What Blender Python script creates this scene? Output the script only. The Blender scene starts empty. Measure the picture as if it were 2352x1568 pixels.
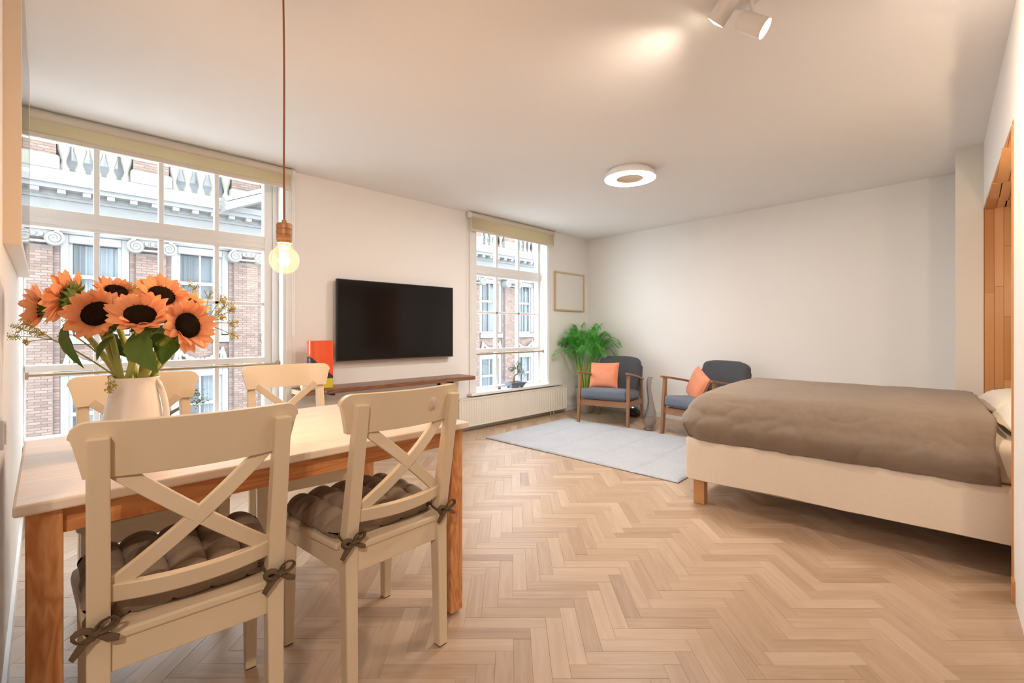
import bpy, math, random
from mathutils import Vector, Matrix, noise

random.seed(7)
C = bpy.context.scene.collection
SC = bpy.context.scene
PI = math.pi
R = math.radians

# ------------------------------------------------------------------ camera
HEAD = R(45.4)
CAM_H = 1.08
F_PX = 1045.0
cam = bpy.data.cameras.new('camera')
cam.sensor_width = 36.0
cam.lens = F_PX / 2352 * 36.0
cam.shift_y = -25 / 2352
cam.clip_start = 0.02
cam.clip_end = 200
camo = bpy.data.objects.new('camera', cam)
camo.location = (0, 0, CAM_H)
camo.rotation_euler = (PI / 2, 0, HEAD - PI / 2)
C.objects.link(camo)
SC.camera = camo

# ------------------------------------------------------------------ world, light, exposure
SC.view_settings.view_transform = 'Standard'
SC.view_settings.look = 'None'
SC.view_settings.gamma = 1.0
SC.view_settings.use_curve_mapping = False
SC.view_settings.exposure = 0.88

SKY = 5.7           # overcast sky
RING = 75.0         # ceiling ring lamp
SPOT = 40.0         # each spot head
FILL = 36.0         # unseen twin spot added behind the camera as warm fill
READ = 7.0         # reading lamp in the alcove
BULB = 9.0

w = bpy.data.worlds.new('overcast')
SC.world = w
w.use_nodes = True
bg = w.node_tree.nodes['Background']
bg.inputs['Color'].default_value = (0.86, 0.93, 1.0, 1)
bg.inputs['Strength'].default_value = SKY
WARM = (1.0, 0.79, 0.62)


def lamp(kind, name, loc, energy, color=WARM, **kw):
    l = bpy.data.lights.new(name, kind)
    l.energy = energy
    l.color = color
    for k, v in kw.items():
        setattr(l, k, v)
    o = bpy.data.objects.new(name, l)
    o.location = loc
    C.objects.link(o)
    return o


def aim(o, d):
    o.rotation_euler = Vector(d).to_track_quat('-Z', 'Y').to_euler()


FW = Vector((math.cos(HEAD), math.sin(HEAD), 0))
RT = Vector((math.sin(HEAD), -math.cos(HEAD), 0))
UP = Vector((0, 0, 1))


def at(px, py, t):
    """world point at depth t (metres ahead of the camera) seen at a photograph pixel"""
    return Vector((0, 0, CAM_H)) + t * (FW + RT * ((px - 1176) / F_PX) + UP * ((759 - py) / F_PX))


# ------------------------------------------------------------------ mesh helpers
class MB:
    def __init__(s):
        s.v, s.f = [], []

    def add(s, vs, fs):
        b = len(s.v)
        s.v += [tuple(p) for p in vs]
        s.f += [tuple(i + b for i in q) for q in fs]
        return s

    def box(s, lo, hi):
        (a, b, c), (d, e, f) = lo, hi
        return s.add([(a, b, c), (d, b, c), (d, e, c), (a, e, c), (a, b, f), (d, b, f), (d, e, f), (a, e, f)],
                     [(0, 3, 2, 1), (4, 5, 6, 7), (0, 1, 5, 4), (1, 2, 6, 5), (2, 3, 7, 6), (3, 0, 4, 7)])

    def loft(s, secs):
        """secs: (cx, cy, z, wx, wy) rectangles bottom to top"""
        vs, fs = [], []
        for cx, cy, z, wx, wy in secs:
            vs += [(cx - wx / 2, cy - wy / 2, z), (cx + wx / 2, cy - wy / 2, z), (cx + wx / 2, cy + wy / 2, z), (cx - wx / 2, cy + wy / 2, z)]
        n = len(secs)
        fs.append((3, 2, 1, 0))
        for i in range(n - 1):
            for k in range(4):
                a, b = i * 4 + k, i * 4 + (k + 1) % 4
                fs.append((a, b, b + 4, a + 4))
        e = (n - 1) * 4
        fs.append((e, e + 1, e + 2, e + 3))
        return s.add(vs, fs)

    def bar(s, p0, p1, w, h, up=(0, 0, 1)):
        p0, p1, up = Vector(p0), Vector(p1), Vector(up)
        d = (p1 - p0).normalized()
        x = d.cross(up).normalized() * (w / 2)
        y = x.cross(d).normalized() * (h / 2)
        vs = []
        for p in (p0, p1):
            vs += [p - x - y, p + x - y, p + x + y, p - x + y]
        return s.add(vs, [(0, 1, 2, 3), (7, 6, 5, 4), (1, 0, 4, 5), (2, 1, 5, 6), (3, 2, 6, 7), (0, 3, 7, 4)])

    def tube(s, pts, r, n=8, caps=True, flat=1.0):
        pts = [Vector(p) for p in pts]
        m = len(pts)
        rs = r if isinstance(r, (list, tuple)) else [r] * m
        t0 = (pts[1] - pts[0]).normalized()
        nx = t0.orthogonal().normalized()
        vs, fs = [], []
        for i, p in enumerate(pts):
            t = (pts[min(i + 1, m - 1)] - pts[max(i - 1, 0)])
            if t.length < 1e-9:
                t = t0
            t.normalize()
            nx = (nx - t * nx.dot(t))
            nx = nx.normalized() if nx.length > 1e-6 else t.orthogonal().normalized()
            ny = t.cross(nx)
            for k in range(n):
                a = 2 * PI * k / n
                vs.append(p + (nx * math.cos(a) + ny * math.sin(a) * flat) * rs[i])
        for i in range(m - 1):
            for k in range(n):
                a, b = i * n + k, i * n + (k + 1) % n
                fs.append((a, b, b + n, a + n))
        if caps:
            fs.append(tuple(range(n - 1, -1, -1)))
            fs.append(tuple((m - 1) * n + k for k in range(n)))
        return s.add(vs, fs)

    def lathe(s, prof, n=24, c=(0, 0, 0), cap0=False, cap1=False):
        vs, fs = [], []
        for r, z in prof:
            for k in range(n):
                a = 2 * PI * k / n
                vs.append((c[0] + r * math.cos(a), c[1] + r * math.sin(a), c[2] + z))
        for i in range(len(prof) - 1):
            for k in range(n):
                a, b = i * n + k, i * n + (k + 1) % n
                fs.append((a, b, b + n, a + n))
        if cap0:
            fs.append(tuple(range(n - 1, -1, -1)))
        if cap1:
            fs.append(tuple((len(prof) - 1) * n + k for k in range(n)))
        return s.add(vs, fs)

    def sheet(s, fn, nu, nv):
        vs = [fn(i / nu, j / nv) for j in range(nv + 1) for i in range(nu + 1)]
        fs = [(j * (nu + 1) + i, j * (nu + 1) + i + 1, (j + 1) * (nu + 1) + i + 1, (j + 1) * (nu + 1) + i) for j in range(nv) for i in range(nu)]
        return s.add(vs, fs)

    def slab(s, top, bot, nu, nv):
        """closed solid between two sheet functions"""
        b = len(s.v)
        s.sheet(top, nu, nv)
        m = len(s.v)
        vs = [bot(i / nu, j / nv) for j in range(nv + 1) for i in range(nu + 1)]
        s.v += [tuple(p) for p in vs]
        for j in range(nv):
            for i in range(nu):
                a = m + j * (nu + 1) + i
                s.f.append((a, a + nu + 1, a + nu + 2, a + 1))
        W = nu + 1
        ring = [i for i in range(nu)] + [j * W + nu for j in range(nv)] + [nv * W + i for i in range(nu, 0, -1)] + [j * W for j in range(nv, 0, -1)]
        k = len(ring)
        for q in range(k):
            a, c = ring[q], ring[(q + 1) % k]
            s.f.append((b + c, b + a, m + a, m + c))
        return s

    def poly(s, outline, z0, z1):
        n = len(outline)
        vs = [(x, y, z0) for x, y in outline] + [(x, y, z1) for x, y in outline]
        fs = [tuple(range(n - 1, -1, -1)), tuple(range(n, 2 * n))]
        fs += [(i, (i + 1) % n, (i + 1) % n + n, i + n) for i in range(n)]
        return s.add(vs, fs)

    def xform(s, m, start=0):
        for i in range(start, len(s.v)):
            s.v[i] = tuple(m @ Vector(s.v[i]))
        return s

    def build(s, name, mt, parent=None, smooth=False, bevel=0, loc=None, seg=2):
        me = bpy.data.meshes.new(name)
        me.from_pydata(s.v, [], s.f)
        me.materials.append(mt)
        if smooth:
            me.polygons.foreach_set('use_smooth', [True] * len(me.polygons))
            me.set_sharp_from_angle(angle=R(50))
        o = bpy.data.objects.new(name, me)
        C.objects.link(o)
        if parent:
            o.parent = parent
        if loc:
            o.location = loc
        if bevel:
            b = o.modifiers.new('edge', 'BEVEL')
            b.width = bevel
            b.segments = seg
            b.limit_method = 'ANGLE'
            b.angle_limit = R(35)
        return o


def M():
    return MB()


def tag(o, label, cat, group=None, kind=None):
    o['label'] = label
    o['category'] = cat
    if group:
        o['group'] = group
    if kind:
        o['kind'] = kind
    return o


def empty(name, loc=(0, 0, 0), rz=0.0, label=None, cat=None, group=None):
    o = bpy.data.objects.new(name, None)
    o.empty_display_size = 0.05
    o.location = loc
    o.rotation_euler = (0, 0, rz)
    C.objects.link(o)
    if label:
        tag(o, label, cat, group)
    return o


def struct(o):
    o['kind'] = 'structure'
    return o


def dup(root, loc, rz, label):
    r = root.copy()
    C.objects.link(r)
    r.location = loc
    r.rotation_euler = (0, 0, rz)
    r['label'] = label
    for ch in list(root.children):
        c = ch.copy()
        C.objects.link(c)
        c.parent = r
        for g in list(ch.children):
            d = g.copy()
            C.objects.link(d)
            d.parent = c
    return r


# ------------------------------------------------------------------ materials
def nodes_of(name):
    m = bpy.data.materials.new(name)
    m.use_nodes = True
    nt = m.node_tree
    return m, nt, nt.nodes['Principled BSDF']


def plain(name, col, rough=0.5, spec=0.5, metal=0.0, var=0.0, vscale=8.0, bump=0.0, bscale=60.0, sheen=0.0, coat=0.0, detail=4):
    m, nt, p = nodes_of(name)
    p.inputs['Base Color'].default_value = (*col, 1)
    p.inputs['Roughness'].default_value = rough
    p.inputs['Specular IOR Level'].default_value = spec
    p.inputs['Metallic'].default_value = metal
    p.inputs['Sheen Weight'].default_value = sheen
    p.inputs['Coat Weight'].default_value = coat
    if var or bump:
        tc = nt.nodes.new('ShaderNodeTexCoord')
    if var:
        n = nt.nodes.new('ShaderNodeTexNoise')
        n.inputs['Scale'].default_value = vscale
        n.inputs['Detail'].default_value = detail
        nt.links.new(tc.outputs['Object'], n.inputs['Vector'])
        mx = nt.nodes.new('ShaderNodeMix')
        mx.data_type = 'RGBA'
        mx.inputs[6].default_value = (*[max(0, c * (1 - var)) for c in col], 1)
        mx.inputs[7].default_value = (*[min(1, c * (1 + var)) for c in col], 1)
        nt.links.new(n.outputs['Fac'], mx.inputs[0])
        nt.links.new(mx.outputs[2], p.inputs['Base Color'])
    if bump:
        n2 = nt.nodes.new('ShaderNodeTexNoise')
        n2.inputs['Scale'].default_value = bscale
        n2.inputs['Detail'].default_value = 5
        nt.links.new(tc.outputs['Object'], n2.inputs['Vector'])
        b = nt.nodes.new('ShaderNodeBump')
        b.inputs['Strength'].default_value = bump
        b.inputs['Distance'].default_value = 0.01
        nt.links.new(n2.outputs['Fac'], b.inputs['Height'])
        nt.links.new(b.outputs['Normal'], p.inputs['Normal'])
    return m


def wood(name, c1, c2, axis='x', scale=1.0, rough=0.45, rings=True, along=0.6):
    """grain running along the given object axis"""
    m, nt, p = nodes_of(name)
    tc = nt.nodes.new('ShaderNodeTexCoord')
    mp = nt.nodes.new('ShaderNodeMapping')
    s = {'x': (along, 7, 7), 'y': (7, along, 7), 'z': (7, 7, along)}[axis]
    mp.inputs['Scale'].default_value = tuple(q * scale for q in s)
    nt.links.new(tc.outputs['Object'], mp.inputs['Vector'])
    n = nt.nodes.new('ShaderNodeTexNoise')
    n.inputs['Scale'].default_value = 1.6
    n.inputs['Detail'].default_value = 3
    n.inputs['Distortion'].default_value = 0.6
    nt.links.new(mp.outputs['Vector'], n.inputs['Vector'])
    fac = n.outputs['Fac']
    if rings:
        ml = nt.nodes.new('ShaderNodeMath')
        ml.operation = 'MULTIPLY'
        ml.inputs[1].default_value = 9.0
        nt.links.new(fac, ml.inputs[0])
        fr = nt.nodes.new('ShaderNodeMath')
        fr.operation = 'PINGPONG'
        fr.inputs[1].default_value = 0.5
        nt.links.new(ml.outputs[0], fr.inputs[0])
        m2 = nt.nodes.new('ShaderNodeMath')
        m2.operation = 'MULTIPLY'
        m2.inputs[1].default_value = 2.0
        nt.links.new(fr.outputs[0], m2.inputs[0])
        fac = m2.outputs[0]
    fine = nt.nodes.new('ShaderNodeTexNoise')
    fine.inputs['Scale'].default_value = 12
    fine.inputs['Detail'].default_value = 4
    nt.links.new(mp.outputs['Vector'], fine.inputs['Vector'])
    av = nt.nodes.new('ShaderNodeMix')
    av.inputs[0].default_value = 0.3
    nt.links.new(fac, av.inputs[2])
    nt.links.new(fine.outputs['Fac'], av.inputs[3])
    mx = nt.nodes.new('ShaderNodeMix')
    mx.data_type = 'RGBA'
    mx.inputs[6].default_value = (*c1, 1)
    mx.inputs[7].default_value = (*c2, 1)
    nt.links.new(av.outputs[0], mx.inputs[0])
    nt.links.new(mx.outputs[2], p.inputs['Base Color'])
    p.inputs['Roughness'].default_value = rough
    return m


def emit(name, col, strength):
    m = bpy.data.materials.new(name)
    m.use_nodes = True
    nt = m.node_tree
    nt.nodes.clear()
    e = nt.nodes.new('ShaderNodeEmission')
    e.inputs['Color'].default_value = (*col, 1)
    e.inputs['Strength'].default_value = strength
    o = nt.nodes.new('ShaderNodeOutputMaterial')
    nt.links.new(e.outputs[0], o.inputs[0])
    return m


def thin_glass(name, tint=(1, 1, 1), refl=0.06, grazing=True, glow=0.0, glowcol=(1, .7, .4)):
    m = bpy.data.materials.new(name)
    m.use_nodes = True
    nt = m.node_tree
    nt.nodes.clear()
    t = nt.nodes.new('ShaderNodeBsdfTransparent')
    t.inputs['Color'].default_value = (*tint, 1)
    g = nt.nodes.new('ShaderNodeBsdfGlossy')
    g.inputs['Roughness'].default_value = 0.02
    mx = nt.nodes.new('ShaderNodeMixShader')
    lw = nt.nodes.new('ShaderNodeLayerWeight')
    lw.inputs['Blend'].default_value = 0.5
    pw = nt.nodes.new('ShaderNodeMath')
    pw.operation = 'POWER'
    pw.inputs[1].default_value = 4.0
    nt.links.new(lw.outputs['Facing'], pw.inputs[0])
    ml = nt.nodes.new('ShaderNodeMath')
    ml.operation = 'MULTIPLY_ADD'
    ml.inputs[1].default_value = 0.75
    ml.inputs[2].default_value = refl
    ml.use_clamp = True
    nt.links.new(pw.outputs[0], ml.inputs[0])
    nt.links.new(ml.outputs[0], mx.inputs[0])
    nt.links.new(t.outputs[0], mx.inputs[1])
    nt.links.new(g.outputs[0], mx.inputs[2])
    last = mx.outputs[0]
    if glow:
        e = nt.nodes.new('ShaderNodeEmission')
        e.inputs['Color'].default_value = (*glowcol, 1)
        e.inputs['Strength'].default_value = glow
        ad = nt.nodes.new('ShaderNodeAddShader')
        nt.links.new(last, ad.inputs[0])
        nt.links.new(e.outputs[0], ad.inputs[1])
        last = ad.outputs[0]
    o = nt.nodes.new('ShaderNodeOutputMaterial')
    nt.links.new(last, o.inputs[0])
    return m


def oak_plank():
    m, nt, p = nodes_of('oak_plank')
    at_ = nt.nodes.new('ShaderNodeAttribute')
    at_.attribute_name = 'tone'
    uv = nt.nodes.new('ShaderNodeUVMap')
    uv.uv_map = 'UVMap'
    mp = nt.nodes.new('ShaderNodeMapping')
    mp.inputs['Scale'].default_value = (2.6, 30, 1)
    nt.links.new(uv.outputs[0], mp.inputs['Vector'])
    n = nt.nodes.new('ShaderNodeTexNoise')
    n.inputs['Scale'].default_value = 1.5
    n.inputs['Detail'].default_value = 5
    n.inputs['Distortion'].default_value = 0.8
    nt.links.new(mp.outputs[0], n.inputs['Vector'])
    cr = nt.nodes.new('ShaderNodeValToRGB')
    cr.color_ramp.elements[0].position = 0.0
    cr.color_ramp.elements[0].color = (0.30, 0.195, 0.12, 1)
    cr.color_ramp.elements[1].position = 1.0
    cr.color_ramp.elements[1].color = (0.62, 0.475, 0.345, 1)
    e = cr.color_ramp.elements.new(0.5)
    e.color = (0.46, 0.325, 0.22, 1)
    ad = nt.nodes.new('ShaderNodeMath')
    ad.operation = 'MULTIPLY_ADD'
    ad.inputs[1].default_value = 0.62
    nt.links.new(n.outputs['Fac'], ad.inputs[0])
    sb = nt.nodes.new('ShaderNodeMath')
    sb.operation = 'MULTIPLY_ADD'
    sb.inputs[1].default_value = 0.62
    sb.inputs[2].default_value = -0.10
    nt.links.new(at_.outputs['Fac'], sb.inputs[0])
    nt.links.new(sb.outputs[0], ad.inputs[2])
    nt.links.new(ad.outputs[0], cr.inputs[0])
    nt.links.new(cr.outputs[0], p.inputs['Base Color'])
    p.inputs['Roughness'].default_value = 0.42
    p.inputs['Specular IOR Level'].default_value = 0.45
    return m


def brick_mat():
    m, nt, p = nodes_of('brick')
    g = nt.nodes.new('ShaderNodeNewGeometry')
    cr = nt.nodes.new('ShaderNodeValToRGB')
    cr.color_ramp.elements[0].color = (0.108, 0.070, 0.057, 1)
    cr.color_ramp.elements[1].color = (0.165, 0.115, 0.096, 1)
    nt.links.new(g.outputs['Random Per Island'], cr.inputs[0])
    nt.links.new(cr.outputs[0], p.inputs['Base Color'])
    p.inputs['Roughness'].default_value = 0.9
    return m


def knit(name, c1, c2, scale, rough=0.9, bump=0.3):
    """woven cloth with a fine slub"""
    m, nt, p = nodes_of(name)
    tc = nt.nodes.new('ShaderNodeTexCoord')
    n = nt.nodes.new('ShaderNodeTexNoise')
    n.inputs['Scale'].default_value = scale
    n.inputs['Detail'].default_value = 6
    nt.links.new(tc.outputs['Object'], n.inputs['Vector'])
    big = nt.nodes.new('ShaderNodeTexNoise')
    big.inputs['Scale'].default_value = scale / 12
    big.inputs['Detail'].default_value = 3
    nt.links.new(tc.outputs['Object'], big.inputs['Vector'])
    av = nt.nodes.new('ShaderNodeMix')
    av.inputs[0].default_value = 0.5
    nt.links.new(n.outputs['Fac'], av.inputs[2])
    nt.links.new(big.outputs['Fac'], av.inputs[3])
    mx = nt.nodes.new('ShaderNodeMix')
    mx.data_type = 'RGBA'
    mx.inputs[6].default_value = (*c1, 1)
    mx.inputs[7].default_value = (*c2, 1)
    nt.links.new(av.outputs[0], mx.inputs[0])
    nt.links.new(mx.outputs[2], p.inputs['Base Color'])
    p.inputs['Roughness'].default_value = rough
    p.inputs['Sheen Weight'].default_value = 0.15
    p.inputs['Specular IOR Level'].default_value = 0.2
    b = nt.nodes.new('ShaderNodeBump')
    b.inputs['Strength'].default_value = bump
    b.inputs['Distance'].default_value = 0.004
    nt.links.new(av.outputs[0], b.inputs['Height'])
    nt.links.new(b.outputs['Normal'], p.inputs['Normal'])
    return m


wall_white = plain('wall_paint', (0.875, 0.865, 0.85), 0.85, 0.25, bump=0.04, bscale=90)
ceil_white = plain('ceiling_paint', (0.90, 0.89, 0.88), 0.9, 0.2)
gloss_white = plain('gloss_white_paint', (0.82, 0.82, 0.82), 0.35, 0.5, var=0.03, vscale=5)
sill_white = plain('sill_white_paint', (0.84, 0.84, 0.83), 0.4)
cream_paint = plain('cream_chair_paint', (0.81, 0.685, 0.51), 0.32, 0.5, var=0.04, vscale=6, bump=0.02, bscale=120)
pine_x = wood('pine_along_x', (0.54, 0.19, 0.06), (0.74, 0.37, 0.15), 'x', along=1.0)
pine_y = wood('pine_along_y', (0.62, 0.25, 0.085), (0.72, 0.36, 0.15), 'y')
pine_z = wood('pine_along_z', (0.50, 0.17, 0.05), (0.76, 0.39, 0.17), 'z', 1.2, along=1.5)
top_wash = wood('whitewashed_table_top', (0.74, 0.62, 0.52), (0.84, 0.74, 0.65), 'x', 0.8, 0.4)
taupe = knit('taupe_cushion_cloth', (0.25, 0.185, 0.135), (0.36, 0.275, 0.205), 90)
tie_cloth = plain('taupe_ribbon', (0.14, 0.095, 0.06), 0.9, 0.2)
walnut_y = wood('walnut_frame', (0.24, 0.115, 0.06), (0.36, 0.19, 0.10), 'y', 1.4, 0.4, rings=False)
walnut_z = wood('walnut_leg', (0.24, 0.115, 0.06), (0.36, 0.19, 0.10), 'z', 1.4, 0.4, rings=False)
charcoal = knit('charcoal_upholstery', (0.060, 0.064, 0.072), (0.105, 0.11, 0.125), 150)
slate = knit('slate_seat_upholstery', (0.105, 0.125, 0.17), (0.17, 0.195, 0.25), 150)
orange_linen = knit('orange_linen', (0.72, 0.24, 0.125), (0.86, 0.36, 0.22), 70)
duvet = knit('brown_washed_linen', (0.20, 0.150, 0.110), (0.30, 0.235, 0.18), 38, bump=0.6)
base_cloth = knit('oatmeal_linen', (0.73, 0.62, 0.50), (0.83, 0.74, 0.62), 60, bump=0.4)
sheet_white = knit('cream_bed_sheet', (0.78, 0.72, 0.62), (0.86, 0.81, 0.72), 30, bump=0.4)
beech_z = wood('beech_leg', (0.52, 0.25, 0.09), (0.62, 0.33, 0.14), 'z', 1.0, 0.4, rings=False)
rug_pile = knit('pale_grey_pile', (0.33, 0.35, 0.38), (0.55, 0.57, 0.61), 45, bump=0.9)
stave_mats = [wood('stave_%s' % 'abcd'[i], c1, c2, 'z', 1.0, 0.35, rings=False) for i, (c1, c2) in enumerate(
    [((0.47, 0.19, 0.06), (0.60, 0.28, 0.10)), ((0.56, 0.25, 0.09), (0.66, 0.34, 0.14)),
     ((0.38, 0.15, 0.05), (0.50, 0.22, 0.08)), ((0.62, 0.30, 0.12), (0.72, 0.40, 0.18))])]
glass = thin_glass('window_glass', (0.97, 0.985, 0.98), 0.05)
far_glass = thin_glass('far_window_glass', (0.80, 0.83, 0.85), 0.02)
black_metal = plain('black_plastic', (0.012, 0.012, 0.014), 0.4)
steel = plain('brushed_steel', (0.55, 0.53, 0.5), 0.35, metal=1.0)
brass = plain('bronze_rail', (0.42, 0.33, 0.22), 0.4, metal=0.7)
copper = plain('copper_socket', (0.46, 0.24, 0.12), 0.45, metal=0.45)
leaf_green = plain('leaf_green', (0.10, 0.19, 0.025), 0.5, 0.4, var=0.3, vscale=30)
stem_green = plain('stem_green', (0.36, 0.37, 0.09), 0.55, 0.3, var=0.25, vscale=25)
sepal_green = plain('sepal_green', (0.10, 0.15, 0.02), 0.6, 0.3, var=0.3, vscale=40)
petal_mat = plain('sunflower_petal', (0.98, 0.45, 0.23), 0.6, 0.2, var=0.12, vscale=25)
disc_mat = plain('sunflower_disc', (0.022, 0.010, 0.004), 0.95, 0.1, var=0.5, vscale=160, bump=0.9, bscale=260)
fennel_mat = plain('fennel_bloom', (0.50, 0.40, 0.05), 0.7, 0.2, var=0.3, vscale=60)
def backlit(m, col, k):
    nt = m.node_tree
    t = nt.nodes.new('ShaderNodeBsdfTranslucent')
    t.inputs['Color'].default_value = (*col, 1)
    x = nt.nodes.new('ShaderNodeMixShader')
    x.inputs[0].default_value = k
    nt.links.new(nt.nodes['Principled BSDF'].outputs[0], x.inputs[1])
    nt.links.new(t.outputs[0], x.inputs[2])
    nt.links.new(x.outputs[0], nt.nodes['Material Output'].inputs[0])


backlit(petal_mat, (1.0, 0.50, 0.26), 0.35)
backlit(leaf_green, (0.25, 0.36, 0.04), 0.25)
palm_green = plain('palm_leaf', (0.13, 0.50, 0.09), 0.38, 0.5, var=0.45, vscale=9)
backlit(palm_green, (0.22, 0.62, 0.12), 0.3)
cane_green = plain('palm_cane', (0.40, 0.56, 0.10), 0.5, 0.4, var=0.25, vscale=20)

# ------------------------------------------------------------------ room geometry constants
YW = 3.88            # window wall, room face
ZC = 2.37            # ceiling
YG = 4.03            # glass plane


def xl(y):           # room face of the left wall
    return -0.128 - 0.0228 * (y - 2.02)


def ys(x):           # room face of the alcove wall
    return -0.118 + (x - 2.65) * (0.068 / 1.88)


def xe(y):           # room face of the far wall
    return 5.35 - (3.88 - y) * (0.14 / 3.78)


# ------------------------------------------------------------------ floor: herringbone oak
slab = M().box((-3.2, -2.8, -0.12), (5.75, 4.2, -0.006))
floor = struct(slab.build('floor', plain('floor_joint', (0.38, 0.26, 0.17), 0.9)))
plank_mt = oak_plank()
PW, PL = 0.06, 0.302
A0, B0 = 0.1234, 2.316       # one stair corner of the pattern, to the right of / ahead of the camera


def inside(x, y):
    if x > xe(y) + 0.12 or y > YW + 0.04 or y < -2.6 or x < -3.0:
        return False
    if y > 1.1 and x < xl(y) - 0.12:
        return False
    return True


def plank_mesh(mb_list, a0, a1, b0, b1):
    pass


cands = []
for k in range(-140, 170):
    for n in range(-30, 31):
        sa, sb = A0 + k * PW + n * PL, B0 + k * PW - n * PL
        for kind in (0, 1):
            if kind == 0:
                a0, a1, b0, b1 = sa, sa + PW, sb - PL, sb
            else:
                a0, a1, b0, b1 = sa - PL, sa, sb - PW, sb
            ca, cb = (a0 + a1) / 2, (b0 + b1) / 2
            c = FW * cb + RT * ca
            if not inside(c.x, c.y):
                continue
            if c.y < -1.6 or c.x < -1.6 or (c.x < -0.35 and c.y < -0.35):
                continue
            score = 0.0
            if cb > 0.3:
                px = 1176 + F_PX * ca / cb
                py = 759 + F_PX * CAM_H / cb
                if 0 < px < 2352 and 759 < py < 1568:
                    score = 1.0 / cb ** 3
                    if 2.95 < c.x < 4.25 and -0.1 < c.y < 1.25:
                        score *= 0.02
                    if px < 660 and py < 1500:
                        score *= 0.35
            cands.append((score, kind, a0, a1, b0, b1, c))
cands.sort(key=lambda q: -q[0])


def plank_geo(kind, a0, a1, b0, b1, rng):
    """plank with eased upper edges, in world space"""
    g, e = 0.0002, 0.0007
    vs = []
    dz = rng.uniform(-0.0004, 0.0004)
    for z, q in ((-0.006, g), (dz - 0.0004, g), (dz, g + e)):
        for a, b in ((a0 + q, b0 + q), (a1 - q, b0 + q), (a1 - q, b1 - q), (a0 + q, b1 - q)):
            p = FW * b + RT * a
            vs.append((p.x, p.y, z))
    fs = []
    for i in (0, 4):
        for k in range(4):
            c, d = i + k, i + (k + 1) % 4
            fs.append((c, d, d + 4, c + 4))
    fs.append((8, 9, 10, 11))
    ou, ov = rng.uniform(0, 50), rng.uniform(0, 50)
    uvs = []
    for (a, b) in [(a0, b0), (a1, b0), (a1, b1), (a0, b1)] * 3:
        if kind == 0:
            uvs.append((ou + b - b0, ov + a - a0))
        else:
            uvs.append((ou + a - a0, ov + b - b0))
    tone = min(1.0, max(0.0, rng.gauss(0.5, 0.18)))
    return vs, fs, uvs, tone


def plank_object(name, geos, centre):
    me = bpy.data.meshes.new(name)
    vs, fs, uv, tones = [], [], [], []
    for v, f, u, t in geos:
        b = len(vs)
        vs += [(p[0] - centre[0], p[1] - centre[1], p[2]) for p in v]
        fs += [tuple(i + b for i in q) for q in f]
        uv += u
        tones += [t] * len(v)
    me.from_pydata(vs, [], fs)
    me.materials.append(plank_mt)
    l = me.uv_layers.new(name='UVMap')
    flat = []
    for lp in me.loops:
        flat += uv[lp.vertex_index]
    l.data.foreach_set('uv', flat)
    a = me.attributes.new('tone', 'FLOAT', 'POINT')
    a.data.foreach_set('value', tones)
    o = bpy.data.objects.new(name, me)
    o.location = (centre[0], centre[1], 0)
    C.objects.link(o)
    o.parent = floor
    return o


prng = random.Random(11)
for q in cands[:300]:
    plank_object('plank', [plank_geo(*q[1:6], prng)], q[6])
rest = plank_object('parquet_planks', [plank_geo(*q[1:6], prng) for q in cands[300:]], (0, 0))
rest['kind'] = 'stuff'

# ------------------------------------------------------------------ ceiling and walls
struct(M().box((-3.2, -2.8, ZC), (5.75, 4.2, ZC + 0.15)).build('ceiling', ceil_white))

# openings of the window wall
W1 = (-0.172, 1.245, 0.40, 2.32)
W2 = (3.256, 4.45, 0.40, 2.32)
nw = M()
y0, y1 = YW, 4.09
nw.box((-0.5, y0, 0), (W1[0], y1, ZC))
nw.box((W1[1], y0, 0), (W2[0], y1, ZC))
nw.box((W2[1], y0, 0), (5.75, y1, ZC))
for q in (W1, W2):
    nw.box((q[0], y0, 0), (q[1], y1, q[2] - 0.03))
    nw.box((q[0], y0, q[3]), (q[1], y1, ZC))
wall_n = struct(nw.build('wall_north', wall_white))

# far wall (slightly out of square)
e = M()
pa, pb = (xe(4.2), 4.2), (xe(-0.4), -0.4)
e.poly([pa, (5.75, 4.2), (5.75, -0.4), pb], 0, ZC)
struct(e.build('wall_east', wall_white))

# left wall, only from the kitchen corner to the window
lw_ = M()
lw_.poly([(xl(1.1), 1.1), (xl(3.88), 3.88), (-0.42, 3.88), (-0.42, 1.1)], 0, ZC)
struct(lw_.build('wall_west', wall_white))
# kitchen end, behind the camera
kw = M()
kw.box((-3.1, 1.1, 0), (-0.42, 1.25, ZC))
kw.box((-3.2, -2.7, 0), (-3.1, 1.25, ZC))
kw.box((-3.2, -2.8, 0), (2.2, -2.7, ZC))
struct(kw.build('wall_kitchen', wall_white))

# alcove wall on the right: header, near pier, alcove shell, projecting pier beside it
NX0, NX1, NZ = 2.74, 4.52, 1.92
s_ = M()
s_.poly([(2.10, ys(2.10)), (2.10, -0.40), (NX0, -0.40), (NX0, ys(NX0))][::-1], 0, ZC)
s_.poly([(NX0, ys(NX0)), (NX0, -0.40), (NX1, -0.40), (NX1, ys(NX1))][::-1], NZ + 0.02, ZC)
s_.box((2.10, -2.7, 0), (2.22, -0.40, ZC))
s_.box((NX0 - 0.12, -1.40, 0), (NX0 - 0.02, -0.40, ZC))
s_.box((NX0 - 0.12, -1.50, 0), (NX1 + 0.2, -1.40, ZC))
s_.box((NX0 - 0.02, -1.40, NZ + 0.02), (NX1 + 0.02, -0.40, NZ + 0.1))
wall_s = struct(s_.build('wall_south', wall_white))
pier = M().box((NX1, ys(NX1), 0), (5.5, 0.09, ZC)).box((NX1 + 0.02, -1.40, 0), (NX1 + 0.2, ys(NX1), ZC))
struct(pier.build('wall_pier', plain('pier_paint', (0.80, 0.76, 0.68), 0.8, 0.2)))

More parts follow.
